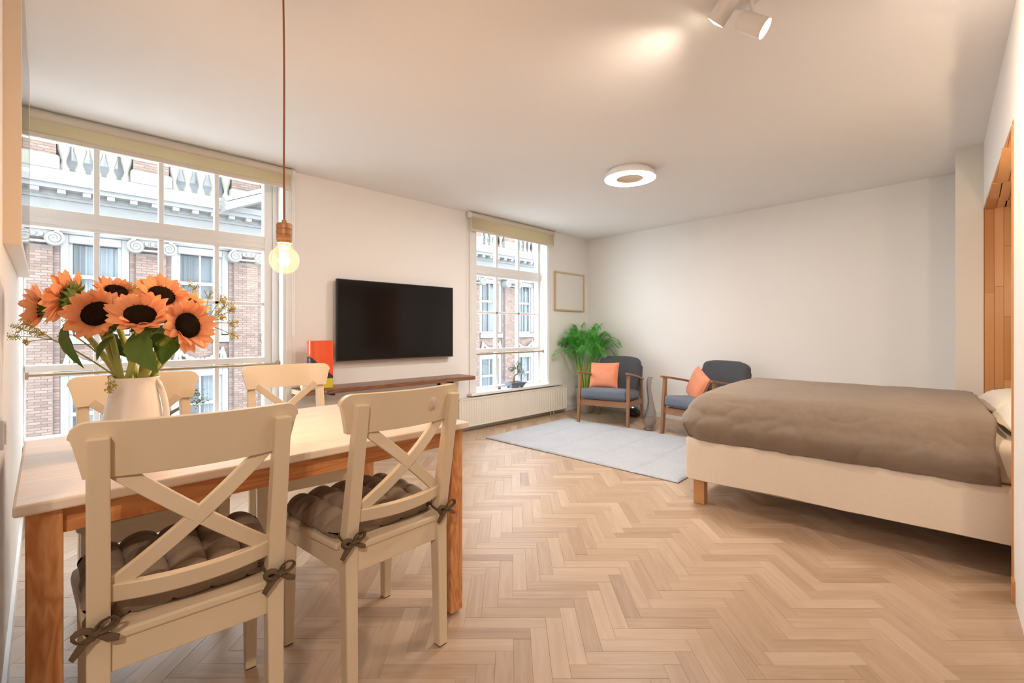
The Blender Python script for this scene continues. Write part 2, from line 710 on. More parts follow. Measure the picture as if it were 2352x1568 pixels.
# wood lining of the alcove: staves on the far cheek, the head board and the near edge
lining = struct(M().box((NX1, -1.40, 0), (NX1 + 0.02, ys(NX1) - 0.002, NZ + 0.02)).build('trim_1', stave_mats[2]))
srng = random.Random(5)
SW = 0.045
for c in range(9):
    ya = ys(NX1) - 0.004 - c * SW
    z = -srng.uniform(0, 0.5)
    while z < NZ:
        h = srng.uniform(0.35, 0.95)
        za, zb = max(0.0, z), min(NZ, z + h)
        if zb - za > 0.03:
            M().box((-0.007 - srng.uniform(0, 0.0008), -SW + 0.0005, za + 0.0005), (0.0, -0.0005, zb - 0.0005)).build(
                'stave', stave_mats[srng.randrange(4)], lining, bevel=0.0008, loc=(NX1, ya, 0), seg=1)
        z += h
soffit = struct(M().poly([(NX0, ys(NX0)), (NX1, ys(NX1)), (NX1, -1.40), (NX0, -1.40)], NZ, NZ + 0.02).build('trim_2', stave_mats[1]))
for c in range(6):
    x = NX0 - srng.uniform(0, 0.4)
    while x < NX1:
        h = srng.uniform(0.35, 0.9)
        xa, xb = max(NX0, x), min(NX1, x + h)
        if xb - xa > 0.03:
            y_ = ys((xa + xb) / 2) - 0.002 - c * SW
            M().box((xa + 0.0005, -SW + 0.0005, -0.007), (xb - 0.0005, -0.0005, 0)).build(
                'stave', stave_mats[srng.randrange(4)], soffit, bevel=0.0008, loc=(0, y_, NZ), seg=1)
        x += h
edge = M().box((NX0 - 0.001, -0.40, 0), (NX0 + 0.022, ys(NX0) + 0.006, NZ))
edge.box((NX0 - 0.06, ys(NX0) - 0.004, 0), (NX0 - 0.001, ys(NX0) + 0.008, 0.085))
struct(edge.build('trim_3', stave_mats[1], bevel=0.002))

# baseboards
struct(M().poly([(xe(YW) - 0.012, YW), (xe(YW), YW), (xe(0.1), 0.1), (xe(0.1) - 0.012, 0.1)][::-1], 0, 0.07).build('baseboard_east', gloss_white))
struct(M().box((1.30, YW - 0.012, 0), (xe(YW), YW, 0.07)).build('baseboard_north', gloss_white))
struct(M().poly([(xl(1.3), 1.3), (xl(1.3) + 0.01, 1.3), (xl(YW) + 0.01, YW), (xl(YW), YW)], 0, 0.07).build('baseboard_west', gloss_white))


# ------------------------------------------------------------------ windows
def window(name, X0, X1, cols, xoff):
    """sash window in the opening X0..X1; cols = glass edges"""
    z0, z1 = 0.40, 2.32
    yf, yb = YG - 0.03, YG + 0.04
    fr = M()
    gl, gr = cols[0], cols[-1]
    fr.box((X0, yf, z0), (gl, yb, z1))
    fr.box((gr, yf, z0), (X1, yb, z1))
    fr.box((gl, yf, z1 - 0.06), (gr, yb, z1))
    fr.box((gl, yf, z0), (gr, yb, z0 + 0.025))
    if X1 - gr > 0.05:
        fr.box((gr + 0.055, yf - 0.035, z0), (X1, yf, 1.70))
        fr.box((gr + 0.062, yf - 0.02, 1.70), (X1, yf, z1))
    win = struct(fr.build(name, gloss_white, bevel=0.003))
    M().box((gl, yf - 0.004, 1.716), (gr, yb, 1.834)).box((gl, yf - 0.014, 1.735), (gr, yf - 0.004, 1.772)).build('transom', gloss_white, win, bevel=0.004)
    M().box((gl, yf - 0.012, 0.826), (gr, yb, 0.868)).build('meeting_rail', gloss_white, win, bevel=0.004)
    rows = [(0.425, 0.826), (0.868, 1.292), (1.292, 1.716), (1.834, 2.26)]
    M().box((gl, yf + 0.008, 1.279), (gr, yb - 0.01, 1.305)).build('glazing_bar', gloss_white, win, bevel=0.004)
    for a, b in ((0.425, 0.826), (0.868, 1.716), (1.834, 2.26)):
        for x in cols[1:-1]:
            M().box((x - 0.015, yf + 0.008, a), (x + 0.015, yb - 0.01, b)).build('glazing_bar', gloss_white, win, bevel=0.004)
    for a, b in rows:
        for xa, xb in zip(cols, cols[1:]):
            M().box((xa, YG, a), (xb, YG + 0.004, b)).build('pane', glass, win)
    return win


win1 = window('window_1', W1[0], W1[1], [-0.165, 0.155, 0.491, 0.825, 1.149], 0)
win2 = window('window_2', W2[0], W2[1], [3.335, 3.70, 4.07, 4.42], 0)
# casings and inner sills
M().box((W1[1], YW - 0.018, 0.37), (W1[1] + 0.025, YW, ZC)).box((W1[1] + 0.02, YW - 0.03, 0.37), (W1[1] + 0.065, YW, ZC)).build('casing', gloss_white, win1, bevel=0.003)
M().box((W2[1], YW - 0.018, 0.40), (W2[1] + 0.02, YW, ZC)).box((W2[1] + 0.018, YW - 0.03, 0.40), (W2[1] + 0.055, YW, ZC)).build('casing', gloss_white, win2, bevel=0.003)
M().box((W2[0] - 0.095, YW - 0.02, 0.40), (W2[0], YW, ZC)).build('casing', gloss_white, win2, bevel=0.003)
M().box((W1[0] + 0.005, YW - 0.03, 0.37), (W1[1] + 0.06, YG - 0.03, 0.40)).build('sill', sill_white, win1, bevel=0.004)
M().box((3.135, YW - 0.085, 0.37), (4.68, YW, 0.40)).box((W2[0], YW - 0.01, 0.37), (W2[1], YG - 0.03, 0.40)).build('sill', sill_white, win2, bevel=0.004)


def safety_rail(x0, x1, label):
    t = empty('safety_rail', (x0, 3.94, 0.812), 0, label, 'rail', 'safety rails across the windows')
    M().tube([(0.004, 0, 0), (x1 - x0 - 0.004, 0, 0)], 0.0105, 10).build('rod', brass, t, smooth=True)
    for x in (0.0, x1 - x0 - 0.014):
        M().box((x, -0.017, -0.022), (x + 0.014, 0.017, 0.022)).build('bracket', brass, t, bevel=0.002)
    return t


safety_rail(W1[0] + 0.01, W1[1] - 0.006, 'bronze safety rail across the wide four-column window behind the table')
safety_rail(W2[0], W2[1], 'bronze safety rail across the narrow three-column window above the radiator')


def bead_chain(mb, x, y, z0, z1, gap):
    for dx in (0, gap):
        mb.tube([(x + dx, y, z0), (x + dx, y, z1)], 0.0022, 6)
    mb.tube([(x, y, z1), (x + gap / 2, y, z1 - 0.012), (x + gap, y, z1)], 0.0022, 6)


blind_cloth = plain('blind_cloth', (0.73, 0.65, 0.50), 0.8, 0.2, var=0.04, vscale=40)
nt = blind_cloth.node_tree
_tr = nt.nodes.new('ShaderNodeBsdfTranslucent')
_tr.inputs['Color'].default_value = (0.74, 0.65, 0.47, 1)
_mx = nt.nodes.new('ShaderNodeMixShader')
_mx.inputs[0].default_value = 0.55
nt.links.new(nt.nodes['Principled BSDF'].outputs[0], _mx.inputs[1])
nt.links.new(_tr.outputs[0], _mx.inputs[2])
nt.links.new(_mx.outputs[0], nt.nodes['Material Output'].inputs[0])
blind_roll = plain('blind_roll_cloth', (0.68, 0.62, 0.52), 0.8, 0.2)


def blind(x0, x1, drop, label, chain_x):
    t = empty('roller_blind', (x0, YW - 0.06, ZC), 0, label, 'blind', 'roller blinds over the windows')
    L = x1 - x0
    M().tube([(0.018, 0, -0.035), (L - 0.018, 0, -0.035)], 0.029, 20).build('roller', blind_roll, t, smooth=True)
    M().slab(lambda u, v: (0.025 + u * (L - 0.05), -0.010 + 0.0, -0.05 - v * (drop - 0.05)),
             lambda u, v: (0.025 + u * (L - 0.05), -0.008, -0.05 - v * (drop - 0.05)), 2, 4).build('fabric', blind_cloth, t)
    M().box((0.024, -0.016, -drop - 0.004), (L - 0.024, -0.002, -drop + 0.024)).build('bottom_bar', blind_roll, t, bevel=0.003)
    for x in (0, L - 0.018):
        M().tube([(x, 0, -0.036), (x + 0.018, 0, -0.036)], 0.033, 16).build('bracket', gloss_white, t, smooth=True)
    ch = M()
    bead_chain(ch, chain_x, -0.022, -0.05, -1.32, 0.012)
    ch.build('bead_chain', gloss_white, t, smooth=True)
    return t


blind(-0.165, 1.315, 0.165, 'wide beige roller blind at the ceiling over the four-column window', 1.466)
blind(3.115, 4.54, 0.205, 'narrower beige roller blind over the three-column window above the radiator', 0.009)

# ------------------------------------------------------------------ the house across the street
FY = 15.0
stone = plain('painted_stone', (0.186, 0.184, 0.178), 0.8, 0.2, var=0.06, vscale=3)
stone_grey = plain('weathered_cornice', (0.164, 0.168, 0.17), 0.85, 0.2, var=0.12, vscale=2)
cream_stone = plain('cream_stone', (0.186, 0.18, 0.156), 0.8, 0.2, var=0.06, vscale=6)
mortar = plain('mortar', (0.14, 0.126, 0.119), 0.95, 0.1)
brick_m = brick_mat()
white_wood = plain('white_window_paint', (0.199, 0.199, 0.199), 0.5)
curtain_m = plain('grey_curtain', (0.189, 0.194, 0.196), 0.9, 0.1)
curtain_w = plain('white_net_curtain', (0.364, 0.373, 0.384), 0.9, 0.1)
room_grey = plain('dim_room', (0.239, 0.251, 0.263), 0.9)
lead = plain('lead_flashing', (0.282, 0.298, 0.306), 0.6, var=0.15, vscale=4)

PX = [-4.7, -2.6, -0.48, 1.62, 3.80, 5.95, 8.10, 10.25, 12.41, 14.57, 16.72, 18.9]
bld = empty('brick_building', (6.5, FY, -4), 0, 'ornate brick building with white columns and balustrade across the street', 'building')


def bl(mb):
    return mb.xform(Matrix.Translation((-6.5, -FY, 4)))


wl = M()
wl.box((-6, FY + 0.5, -4), (20, FY + 0.6, 6.05))
for x in PX:
    wl.box((x - 0.42, FY, -4), (x + 0.42, FY + 0.5, 4.1))
for a, b in zip(PX, PX[1:]):
    wl.box((a + 0.42, FY + 0.06, -0.05), (b - 0.42, FY + 0.5, 0.74))
    wl.box((a + 0.42, FY + 0.06, -4), (b - 0.42, FY + 0.5, -2.5))
    wl.box((a + 0.42, FY + 0.06, 3.2), (b - 0.42, FY + 0.5, 4.1))
for x in PX:
    wl.box((x - 0.36, FY - 0.1, 4.9), (x + 0.36, FY + 0.25, 6.3))
bl(wl).build('wall', mortar, bld)

bk = M()


def bricks(x0, x1, z0, z1, yface, dep=0.012):
    row, z = 0, z0
    while z < z1 - 0.02:
        zb = min(z + 0.052, z1)
        x = x0 - (0.105 if row % 2 else 0)
        while x < x1 - 0.01:
            xa, xb = max(x, x0), min(x + 0.2, x1)
            if xb - xa > 0.02:
                dy = random.uniform(0.7, 1.0) * dep
                bk.add([(xa, yface, z), (xb, yface, z), (xb, yface, zb), (xa, yface, zb),
                        (xa, yface - dy, z), (xb, yface - dy, z), (xb, yface - dy, zb), (xa, yface - dy, zb)],
                       [(4, 5, 6, 7), (0, 1, 5, 4), (1, 2, 6, 5), (2, 3, 7, 6), (3, 0, 4, 7)])
            x += 0.211
        z += 0.064
        row += 1


for x in PX[1:-1]:
    bricks(x - 0.42, x + 0.42, -2.2, 3.2, FY)
    bricks(x - 0.30, x + 0.30, -2.2, 3.0, FY - 0.09)
    bricks(x - 0.36, x + 0.36, 5.12, 6.2, FY - 0.1)
for a, b in zip(PX[1:], PX[2:-1]):
    bricks(a + 0.42, b - 0.42, -0.0, 0.74, FY + 0.06)
o = bl(bk).build('brickwork', brick_m, bld)
o['kind'] = 'stuff'
pl = M()
for x in PX:
    pl.box((x - 0.31, FY - 0.088, -4), (x + 0.31, FY, 3.05))
bl(pl).build('pilaster_core', mortar, bld)

# cornice, frieze, dentils, balustrade
cn = M()
for z0, z1, d in ((3.46, 3.56, 0.22), (3.56, 3.74, 0.16), (3.74, 3.80, 0.20), (3.80, 4.10, 0.15), (4.10, 4.16, 0.24),
                  (4.26, 4.36, 0.62), (4.36, 4.50, 0.70)):
    cn.box((-6, FY - d, z0), (20, FY + 0.4, z1))
cn.box((-6, FY - 0.30, 4.16), (20, FY + 0.4, 4.26))
bl(cn).build('cornice', stone_grey, bld)
bl(M().slab(lambda u, v: (-6 + 26 * u, FY - 0.70 + v * 0.55, 4.505 + v * 0.22), lambda u, v: (-6 + 26 * u, FY - 0.70 + v * 0.55, 4.50), 1, 1)).build('cornice_roof', lead, bld)
bl(M().box((-6, FY - 0.18, 4.70), (20, FY + 0.25, 4.80)).box((-6, FY - 0.14, 4.62), (20, FY + 0.25, 4.70))).build('parapet_base', stone, bld)
dm = None
x = -2.55
while x < 18.6:
    if dm is None:
        dm = M().box((-0.07, -0.14, -0.045), (0.07, 0.14, 0.045)).build('dentil', stone, bld, loc=(x - 6.5, -0.44, 4 + 4.215))
    else:
        d = dm.copy()
        d.location = (x - 6.5, -0.44, 4 + 4.215)
        C.objects.link(d)
    x += 0.42
for x in PX[1:-1]:
    bl(M().box((x - 0.42, FY - 0.2, 4.80), (x + 0.42, FY + 0.25, 5.10)).box((x - 0.40, FY - 0.17, 5.10), (x + 0.40, FY + 0.25, 5.13))).build('pedestal', cream_stone, bld, bevel=0.02)
bm0 = None
prof = [(0.115, 0), (0.115, 0.10), (0.085, 0.12), (0.075, 0.17), (0.055, 0.20), (0.05, 0.27), (0.075, 0.38), (0.115, 0.52), (0.12, 0.62), (0.10, 0.74), (0.055, 0.86), (0.075, 0.90), (0.115, 0.92), (0.115, 1.0)]
for a, b in zip(PX[1:-1], PX[2:-1]):
    nbal = 5
    pitch = (b - a - 0.84) / (nbal - 1) * 0.9
    x = (a + b) / 2 - pitch * (nbal - 1) / 2
    for k in range(nbal):
        if bm0 is None:
            bm0 = M().lathe(prof, 14).build('baluster', cream_stone, bld, smooth=True, loc=(x - 6.5, 0.02, 8.80))
        else:
            d = bm0.copy()
            d.location = (x - 6.5, 0.02, 8.80)
            C.objects.link(d)
        x += pitch
bl(M().box((-6, FY - 0.16, 5.80), (20, FY + 0.2, 5.95))).build('parapet_rail', cream_stone, bld)
# attic windows behind the balustrade
for a, b in zip(PX[1:-1], PX[2:-1]):
    f = bl(M().box((a + 0.5, FY + 0.36, 4.7), (a + 0.62, FY + 0.5, 6.05)).box((b - 0.62, FY + 0.36, 4.7), (b - 0.5, FY + 0.5, 6.05)).box((a + 0.5, FY + 0.34, 4.7), (b - 0.5, FY + 0.5, 5.2)).box(((a + b) / 2 - 0.05, FY + 0.36, 5.2), ((a + b) / 2 + 0.05, FY + 0.5, 6.05))).build('attic_window', lead, bld)
    bl(M().box((a + 0.62, FY + 0.42, 5.2), (b - 0.62, FY + 0.44, 6.05))).build('pane', plain('attic_glass', (0.596, 0.629, 0.646), 0.15), f)
# pediment over the middle bays
pd = M()
xa, xm, xb, zb_, zt = 3.05, 5.95, 8.85, 4.42, 5.78
for p, q in (((xa, zb_), (xm, zt)), ((xb, zb_), (xm, zt))):
    for w_, h_, off in ((1.0, 0.13, 0.13), (0.86, 0.12, 0.01), (0.70, 0.10, -0.10)):
        pd.bar((p[0], FY - 0.72 + w_ / 2 - 0.4, p[1] + off), (q[0], FY - 0.72 + w_ / 2 - 0.4, q[1] + off), w_, h_)
pd.add([(xa, FY - 0.2, zb_), (xb, FY - 0.2, zb_), (xm, FY - 0.2, zt)], [(0, 1, 2)])
bl(pd).build('pediment', stone, bld)


def capital(x):
    m = M()
    m.box((x - 0.44, FY - 0.36, 3.36), (x + 0.44, FY, 3.46))
    m.box((x - 0.38, FY - 0.30, 3.20), (x + 0.38, FY, 3.36))
    for sx in (-1, 1):
        cx, cz = x + sx * 0.33, 3.18
        pts = []
        for i in range(40):
            a = -sx * (i / 39 * 4.6 * PI) + PI / 2
            r = 0.165 * (1 - i / 39 * 0.88)
            pts.append((cx + r * math.cos(a), FY - 0.36, cz + r * math.sin(a)))
        m.tube(pts, [0.032 * (1 - i / 39 * 0.55) for i in range(40)], 6)
        b = len(m.v)
        m.lathe([(0.0, -0.02), (0.15, -0.02), (0.17, 0.02), (0.15, 0.30)], 18)
        m.xform(Matrix.Translation((cx, FY - 0.33, cz)) @ Matrix.Rotation(-PI / 2, 4, 'X'), b)
    for k in range(3):
        b = len(m.v)
        m.lathe([(0.0, -0.06), (0.04, -0.04), (0.05, 0), (0.04, 0.04), (0.0, 0.06)], 8)
        m.xform(Matrix.Translation((x + (k - 1) * 0.12, FY - 0.31, 3.26)), b)
    m.tube([(x - 0.3, FY - 0.3, 3.1), (x + 0.3, FY - 0.3, 3.1)], 0.03, 8)
    return bl(m).build('capital', stone, bld, smooth=True)


for x in PX[1:-1]:
    capital(x)


def festoon(a, b):
    m = M()
    xa, xb, z = a + 0.58, b - 0.58, 0.55
    pts, rs = [], []
    for i in range(25):
        u = i / 24
        pts.append((xa + (xb - xa) * u, FY - 0.02, z - 0.30 * (1 - (2 * u - 1) ** 2) + 0.02 * math.sin(i * 2.1)))
        rs.append(0.035 + 0.05 * (1 - (2 * u - 1) ** 2) * (0.8 + 0.3 * math.sin(i * 2.6)))
    m.tube(pts, rs, 8)
    for x, sx in ((xa, 1), (xb, -1)):
        m.tube([(x, FY - 0.02, z + 0.08), (x - sx * 0.03, FY - 0.03, z - 0.1), (x - sx * 0.07, FY - 0.02, z - 0.3), (x - sx * 0.11, FY, z - 0.42)], [0.03, 0.05, 0.065, 0.02], 8)
        m.tube([(x, FY - 0.02, z + 0.05), (x + sx * 0.03, FY - 0.03, z - 0.1), (x + sx * 0.04, FY - 0.02, z - 0.35)], [0.03, 0.04, 0.03], 8)
    return bl(m).build('festoon', stone, bld, smooth=True)


def far_window(a, b, z0, z1, zm, seed):
    rng = random.Random(seed)
    xa, xb = a + 0.42, b - 0.42
    y = FY + 0.05
    f = M()
    f.box((xa, y - 0.02, z0), (xa + 0.15, y + 0.2, z1 + 0.22))
    f.box((xb - 0.15, y - 0.02, z0), (xb, y + 0.2, z1 + 0.22))
    f.box((xa + 0.15, y - 0.02, z1 + 0.02), (xb - 0.15, y + 0.2, z1 + 0.22))
    f.box((xa, y - 0.10, z1 + 0.22), (xb, y + 0.2, z1 + 0.30))
    f.box((xa - 0.0, y - 0.12, z0 - 0.22), (xb + 0.0, y + 0.2, z0 - 0.03))
    f.box((xa + 0.15, y + 0.04, z0 - 0.03), (xb - 0.15, y + 0.14, z0 + 0.06))
    fr = bl(f).build('window', white_wood, bld, bevel=0.012, seg=1)
    ga, gb = xa + 0.15, xb - 0.15
    g = M()
    g.box((ga, y + 0.05, zm - 0.05), (gb, y + 0.14, zm + 0.04))
    for x in (ga, gb - 0.07):
        g.box((x, y + 0.07, z0 + 0.06), (x + 0.07, y + 0.14, z1 + 0.02))
    g.box(((ga + gb) / 2 - 0.025, y + 0.08, zm), ((ga + gb) / 2 + 0.025, y + 0.13, z1 + 0.02))
    g.box(((ga + gb) / 2 - 0.02, y + 0.1, z0), ((ga + gb) / 2 + 0.02, y + 0.14, zm))
    bl(g).build('sash', white_wood, fr)
    bl(M().box((ga, y + 0.11, zm), (gb, y + 0.115, z1 + 0.02))).build('pane', far_glass, fr)
    bl(M().box((ga, y + 0.13, z0), (gb, y + 0.135, zm))).build('pane', far_glass, fr)

    def drape(x0, x1, mt):
        ph = rng.uniform(0, 6)
        fn = lambda u, v: (x0 + (x1 - x0) * u, y + 0.24 + 0.03 * math.sin(u * (x1 - x0) * 60 + ph), z0 + v * (z1 - z0))
        bl(M().sheet(fn, 40, 1)).build('curtain', mt, fr, smooth=True)
    q = rng.uniform(0.26, 0.4)
    drape(ga, ga + q, curtain_m)
    drape(gb - rng.uniform(0.2, 0.5), gb, curtain_w)
    if rng.random() < 0.5:
        drape(ga + q, ga + q + 0.2, curtain_w)
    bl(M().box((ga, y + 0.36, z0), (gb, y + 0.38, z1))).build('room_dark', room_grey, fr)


for i, (a, b) in enumerate(zip(PX[1:-1], PX[2:-1])):
    far_window(a, b, 0.98, 3.14, 2.38, i)
    far_window(a, b, -2.4, -0.20, -0.92, 50 + i)
    festoon(a, b)
struct(M().box((-12, 4.2, -4.2), (26, 30, -4)).build('street', plain('paving', (0.45, 0.44, 0.43), 0.9, var=0.1, vscale=2)))

# ------------------------------------------------------------------ television and shelf
tv_body = plain('tv_bezel', (0.006, 0.006, 0.007), 0.4, 0.4)
tv_scr = plain('tv_screen', (0.004, 0.004, 0.005), 0.12, 0.45)
tv = empty('television', (2.275, 3.86, 1.17), 0, 'large black flat television on the wall between the windows', 'television')
M().box((-0.615, -0.055, -0.355), (0.615, -0.02, 0.355)).build('casing', tv_body, tv, bevel=0.004)
M().box((-0.606, -0.0562, -0.343), (0.606, -0.0548, 0.347)).build('screen', tv_scr, tv)
M().box((-0.615, -0.0565, -0.36), (0.615, -0.03, -0.352)).build('bottom_trim', plain('tv_trim', (0.25, 0.18, 0.12), 0.35, metal=0.8), tv)
M().box((-0.2, -0.025, -0.2), (0.2, 0.019, 0.2)).build('wall_mount', black_metal, tv)

shelf_wood = wood('dark_oak_shelf', (0.13, 0.055, 0.03), (0.30, 0.14, 0.075), 'x', 1.2, 0.35)
shf = empty('wall_shelf', (1.31, YW, 0.575), 0, 'long dark wooden wall shelf under the television', 'shelf')
M().box((0, -0.27, 0), (1.72, 0, 0.04)).build('board', shelf_wood, shf, bevel=0.004)
M().box((-0.012, -0.262, 0.002), (0.001, -0.004, 0.038)).build('end_grain', plain('end_grain', (0.60, 0.50, 0.33), 0.7, var=0.2, vscale=60), shf)
for x in (0.25, 1.45):
    M().box((x - 0.012, -0.24, -0.02), (x + 0.012, -0.0, 0)).box((x - 0.012, -0.02, -0.18), (x + 0.012, 0.0, -0.02)).build('bracket', black_metal, shf)
M().tube([(0.17, -0.2702, 0.02), (0.17, -0.2745, 0.02)], 0.008, 12).build('bolt', steel, shf, smooth=True)


def print_mat():
    m, nt, p = nodes_of('orange_print')
    tc = nt.nodes.new('ShaderNodeTexCoord')
    sp = nt.nodes.new('ShaderNodeSeparateXYZ')
    nt.links.new(tc.outputs['Object'], sp.inputs[0])
    # dark rounded hill at the lower near side, yellow foot
    mm = nt.nodes.new('ShaderNodeMath')
    mm.operation = 'MULTIPLY_ADD'
    mm.inputs[1].default_value = 0.9
    nt.links.new(sp.outputs['X'], mm.inputs[0])
    nt.links.new(sp.outputs['Z'], mm.inputs[2])
    lt = nt.nodes.new('ShaderNodeMath')
    lt.operation = 'LESS_THAN'
    lt.inputs[1].default_value = 0.175
    nt.links.new(mm.outputs[0], lt.inputs[0])
    m1 = nt.nodes.new('ShaderNodeMix')
    m1.data_type = 'RGBA'
    m1.inputs[6].default_value = (0.90, 0.12, 0.03, 1)
    m1.inputs[7].default_value = (0.045, 0.045, 0.06, 1)
    nt.links.new(lt.outputs[0], m1.inputs[0])
    l2 = nt.nodes.new('ShaderNodeMath')
    l2.operation = 'LESS_THAN'
    l2.inputs[1].default_value = 0.08
    nt.links.new(sp.outputs['Z'], l2.inputs[0])
    m2 = nt.nodes.new('ShaderNodeMix')
    m2.data_type = 'RGBA'
    m2.inputs[7].default_value = (0.72, 0.58, 0.04, 1)
    nt.links.new(m1.outputs[2], m2.inputs[6])
    nt.links.new(l2.outputs[0], m2.inputs[0])
    nt.links.new(m2.outputs[2], p.inputs['Base Color'])
    p.inputs['Roughness'].default_value = 0.12
    p.inputs['Coat Weight'].default_value = 0.4
    return m


ob = M()
oc = []
for i in range(24):
    a = 2 * PI * i / 24
    ca, sa = math.cos(a), math.sin(a)
    oc.append((0.095 * math.copysign(abs(ca) ** 0.35, ca), 0.05 * math.copysign(abs(sa) ** 0.35, sa)))
ob.poly(oc, 0.0, 0.385)
o = ob.build('decorative_box', print_mat(), None, smooth=True, bevel=0.004, loc=(1.475, 3.70, 0.6155))
tag(o, 'tall glossy orange box with a dark shape and yellow foot on the wall shelf', 'box')
bwl = M().lathe([(0.03, 0), (0.05, 0.002), (0.058, 0.03), (0.05, 0.05), (0.045, 0.05), (0.05, 0.03), (0.03, 0.008)], 20, cap0=True)
tag(bwl.build('bowl', plain('cream_ceramic', (0.72, 0.64, 0.42), 0.3), None, smooth=True, loc=(1.365, 3.665, 0.6155)),
    'small cream bowl at the end of the wall shelf beside the orange box', 'bowl')

# ------------------------------------------------------------------ radiator, frame, switch, wall picture
rad_m = plain('radiator_enamel', (0.80, 0.77, 0.70), 0.4)
rad = empty('radiator', (2.94, 3.765, 0.055), 0, 'long low white ribbed radiator under the narrow window', 'radiator')
L = 1.79
pts = []
n = 52
m = M()
prof = []
for k in range(n):
    x0 = k * L / n
    for f_, d in ((0.0, 0.0), (0.30, 0.0), (0.42, 0.006), (0.88, 0.006), (1.0, 0.0)):
        prof.append((x0 + f_ * L / n, d))
vs, fs = [], []
for x, d in prof:
    vs += [(x, d, 0.006), (x, d, 0.294)]
for i in range(len(prof) - 1):
    fs.append((2 * i, 2 * i + 2, 2 * i + 3, 2 * i + 1))
m.add(vs, fs)
m.build('front_panel', rad_m, rad)
M().box((0, 0.0065, 0), (L, 0.012, 0.30)).box((0, -0.002, 0.288), (L, 0.012, 0.302)).box((0, -0.002, 0), (L, 0.012, 0.012)).box((0, -0.002, 0), (0.008, 0.012, 0.3)).box((L - 0.008, -0.002, 0), (L, 0.012, 0.3)).build('rim', rad_m, rad, bevel=0.002)
M().box((0.01, 0.012, 0.01), (L - 0.01, 0.085, 0.29)).build('back_panel', rad_m, rad)
tg = M()
for k in range(44):
    tg.box((k * L / 44 + 0.006, 0.012, 0.29), (k * L / 44 + 0.03, 0.085, 0.300))
tg.build('top_grille', rad_m, rad)
M().box((0.0, 0.012, 0.0), (0.006, 0.09, 0.30)).box((L - 0.006, 0.012, 0.0), (L, 0.09, 0.30)).build('side_cover', rad_m, rad, bevel=0.002)
M().tube([(1.52, 0.05, 0.012), (1.52, 0.05, -0.052)], 0.009, 10).tube([(1.58, 0.05, 0.012), (1.58, 0.05, -0.052)], 0.009, 10).build('pipe', rad_m, rad, smooth=True)
for x in (0.25, 1.55):
    M().box((x, 0.085, 0.05), (x + 0.05, 0.114, 0.25)).build('bracket', rad_m, rad)

frame_wood = wood('ash_frame', (0.58, 0.42, 0.23), (0.68, 0.52, 0.32), 'x', 1.0, 0.5, rings=False)
pf = empty('picture_frame', (4.915, YW - 0.001, 1.605), 0, 'blank picture in a thin light wood frame beside the narrow window', 'picture')
W_, H_, b_ = 0.32, 0.26, 0.02
M().box((-W_, -0.03, -H_), (W_, -0.002, -H_ + b_)).box((-W_, -0.03, H_ - b_), (W_, -0.002, H_)).box((-W_, -0.03, -H_ + b_), (-W_ + b_, -0.002, H_ - b_)).box((W_ - b_, -0.03, -H_ + b_), (W_, -0.002, H_ - b_)).build('frame', frame_wood, pf, bevel=0.002)
M().box((-W_ + b_, -0.014, -H_ + b_), (W_ - b_, -0.004, H_ - b_)).build('sheet', plain('blank_paper', (0.80, 0.79, 0.77), 0.7), pf)

wp_m = plain('white_frame_lacquer', (0.80, 0.70, 0.58), 0.4)
yv0, yv1 = 2.02, 3.27
ang = math.atan(0.0228)
wp = empty('wall_picture', (xl(yv0), yv0, 1.34), ang, 'big white-edged glazed picture hung on the near wall above the table end', 'picture')
D_, LY, LZ = 0.038, 1.25, 0.98
M().box((0, 0, 0), (D_, 0.022, LZ)).box((0, LY - 0.022, 0), (D_, LY, LZ)).box((0, 0.022, 0), (D_, LY - 0.022, 0.022)).box((0, 0.022, LZ - 0.022), (D_, LY - 0.022, LZ)).build('frame', wp_m, wp, bevel=0.001)
M().box((0.004, 0.022, 0.022), (0.02, LY - 0.022, LZ - 0.022)).build('backing', plain('picture_print', (0.55, 0.56, 0.57), 0.7, var=0.2, vscale=4), wp)
M().box((0.034, 0.022, 0.022), (0.037, LY - 0.022, LZ - 0.022)).build('glazing', thin_glass('picture_glass', (0.96, 0.97, 0.97), 0.06), wp)
sw = empty('light_switch', (xl(1.86) + 0.001, 1.86, 0.80), ang, 'white switch on the near wall at table height', 'switch')
M().box((0, -0.04, -0.04), (0.010, 0.04, 0.04)).build('plate', gloss_white, sw, bevel=0.003)
M().box((0.010, -0.028, -0.028), (0.014, 0.028, 0.028)).build('rocker', gloss_white, sw, bevel=0.002)

# ------------------------------------------------------------------ rug
rug_c = ((3.036 + 4.373) / 2 + 0.03, 2.475)
rug = empty('rug', (rug_c[0], rug_c[1], 0.0), R(2.2), 'pale grey rectangular pile rug in front of the armchairs', 'rug')


def rug_top(u, v):
    x, y = (u - 0.5) * 1.36, (v - 0.5) * 1.97
    z = 0.017 + 0.0022 * noise.noise(Vector((x * 30, y * 30, 0))) + 0.0015 * noise.noise(Vector((x * 90, y * 90, 3)))
    for g in (-0.62, -0.22, 0.22, 0.62):
        z -= 0.0085 * math.exp(-((y - g - 0.012 * math.sin(x * 5)) / 0.016) ** 2)
    ed = min(0.68 - abs(x), 0.985 - abs(y))
    z *= min(1.0, 0.45 + ed / 0.02)
    e = 0.004 * noise.noise(Vector((x * 14, y * 14, 8)))
    return (x + e, y + e, z)


M().slab(rug_top, lambda u, v: ((u - 0.5) * 1.36, (v - 0.5) * 1.97, 0.001), 110, 160).build('pile', rug_pile, rug, smooth=True)
M().box((-0.683, -0.988, 0.0005), (0.683, 0.988, 0.004)).build('backing', plain('rug_binding', (0.16, 0.13, 0.10), 0.9), rug)

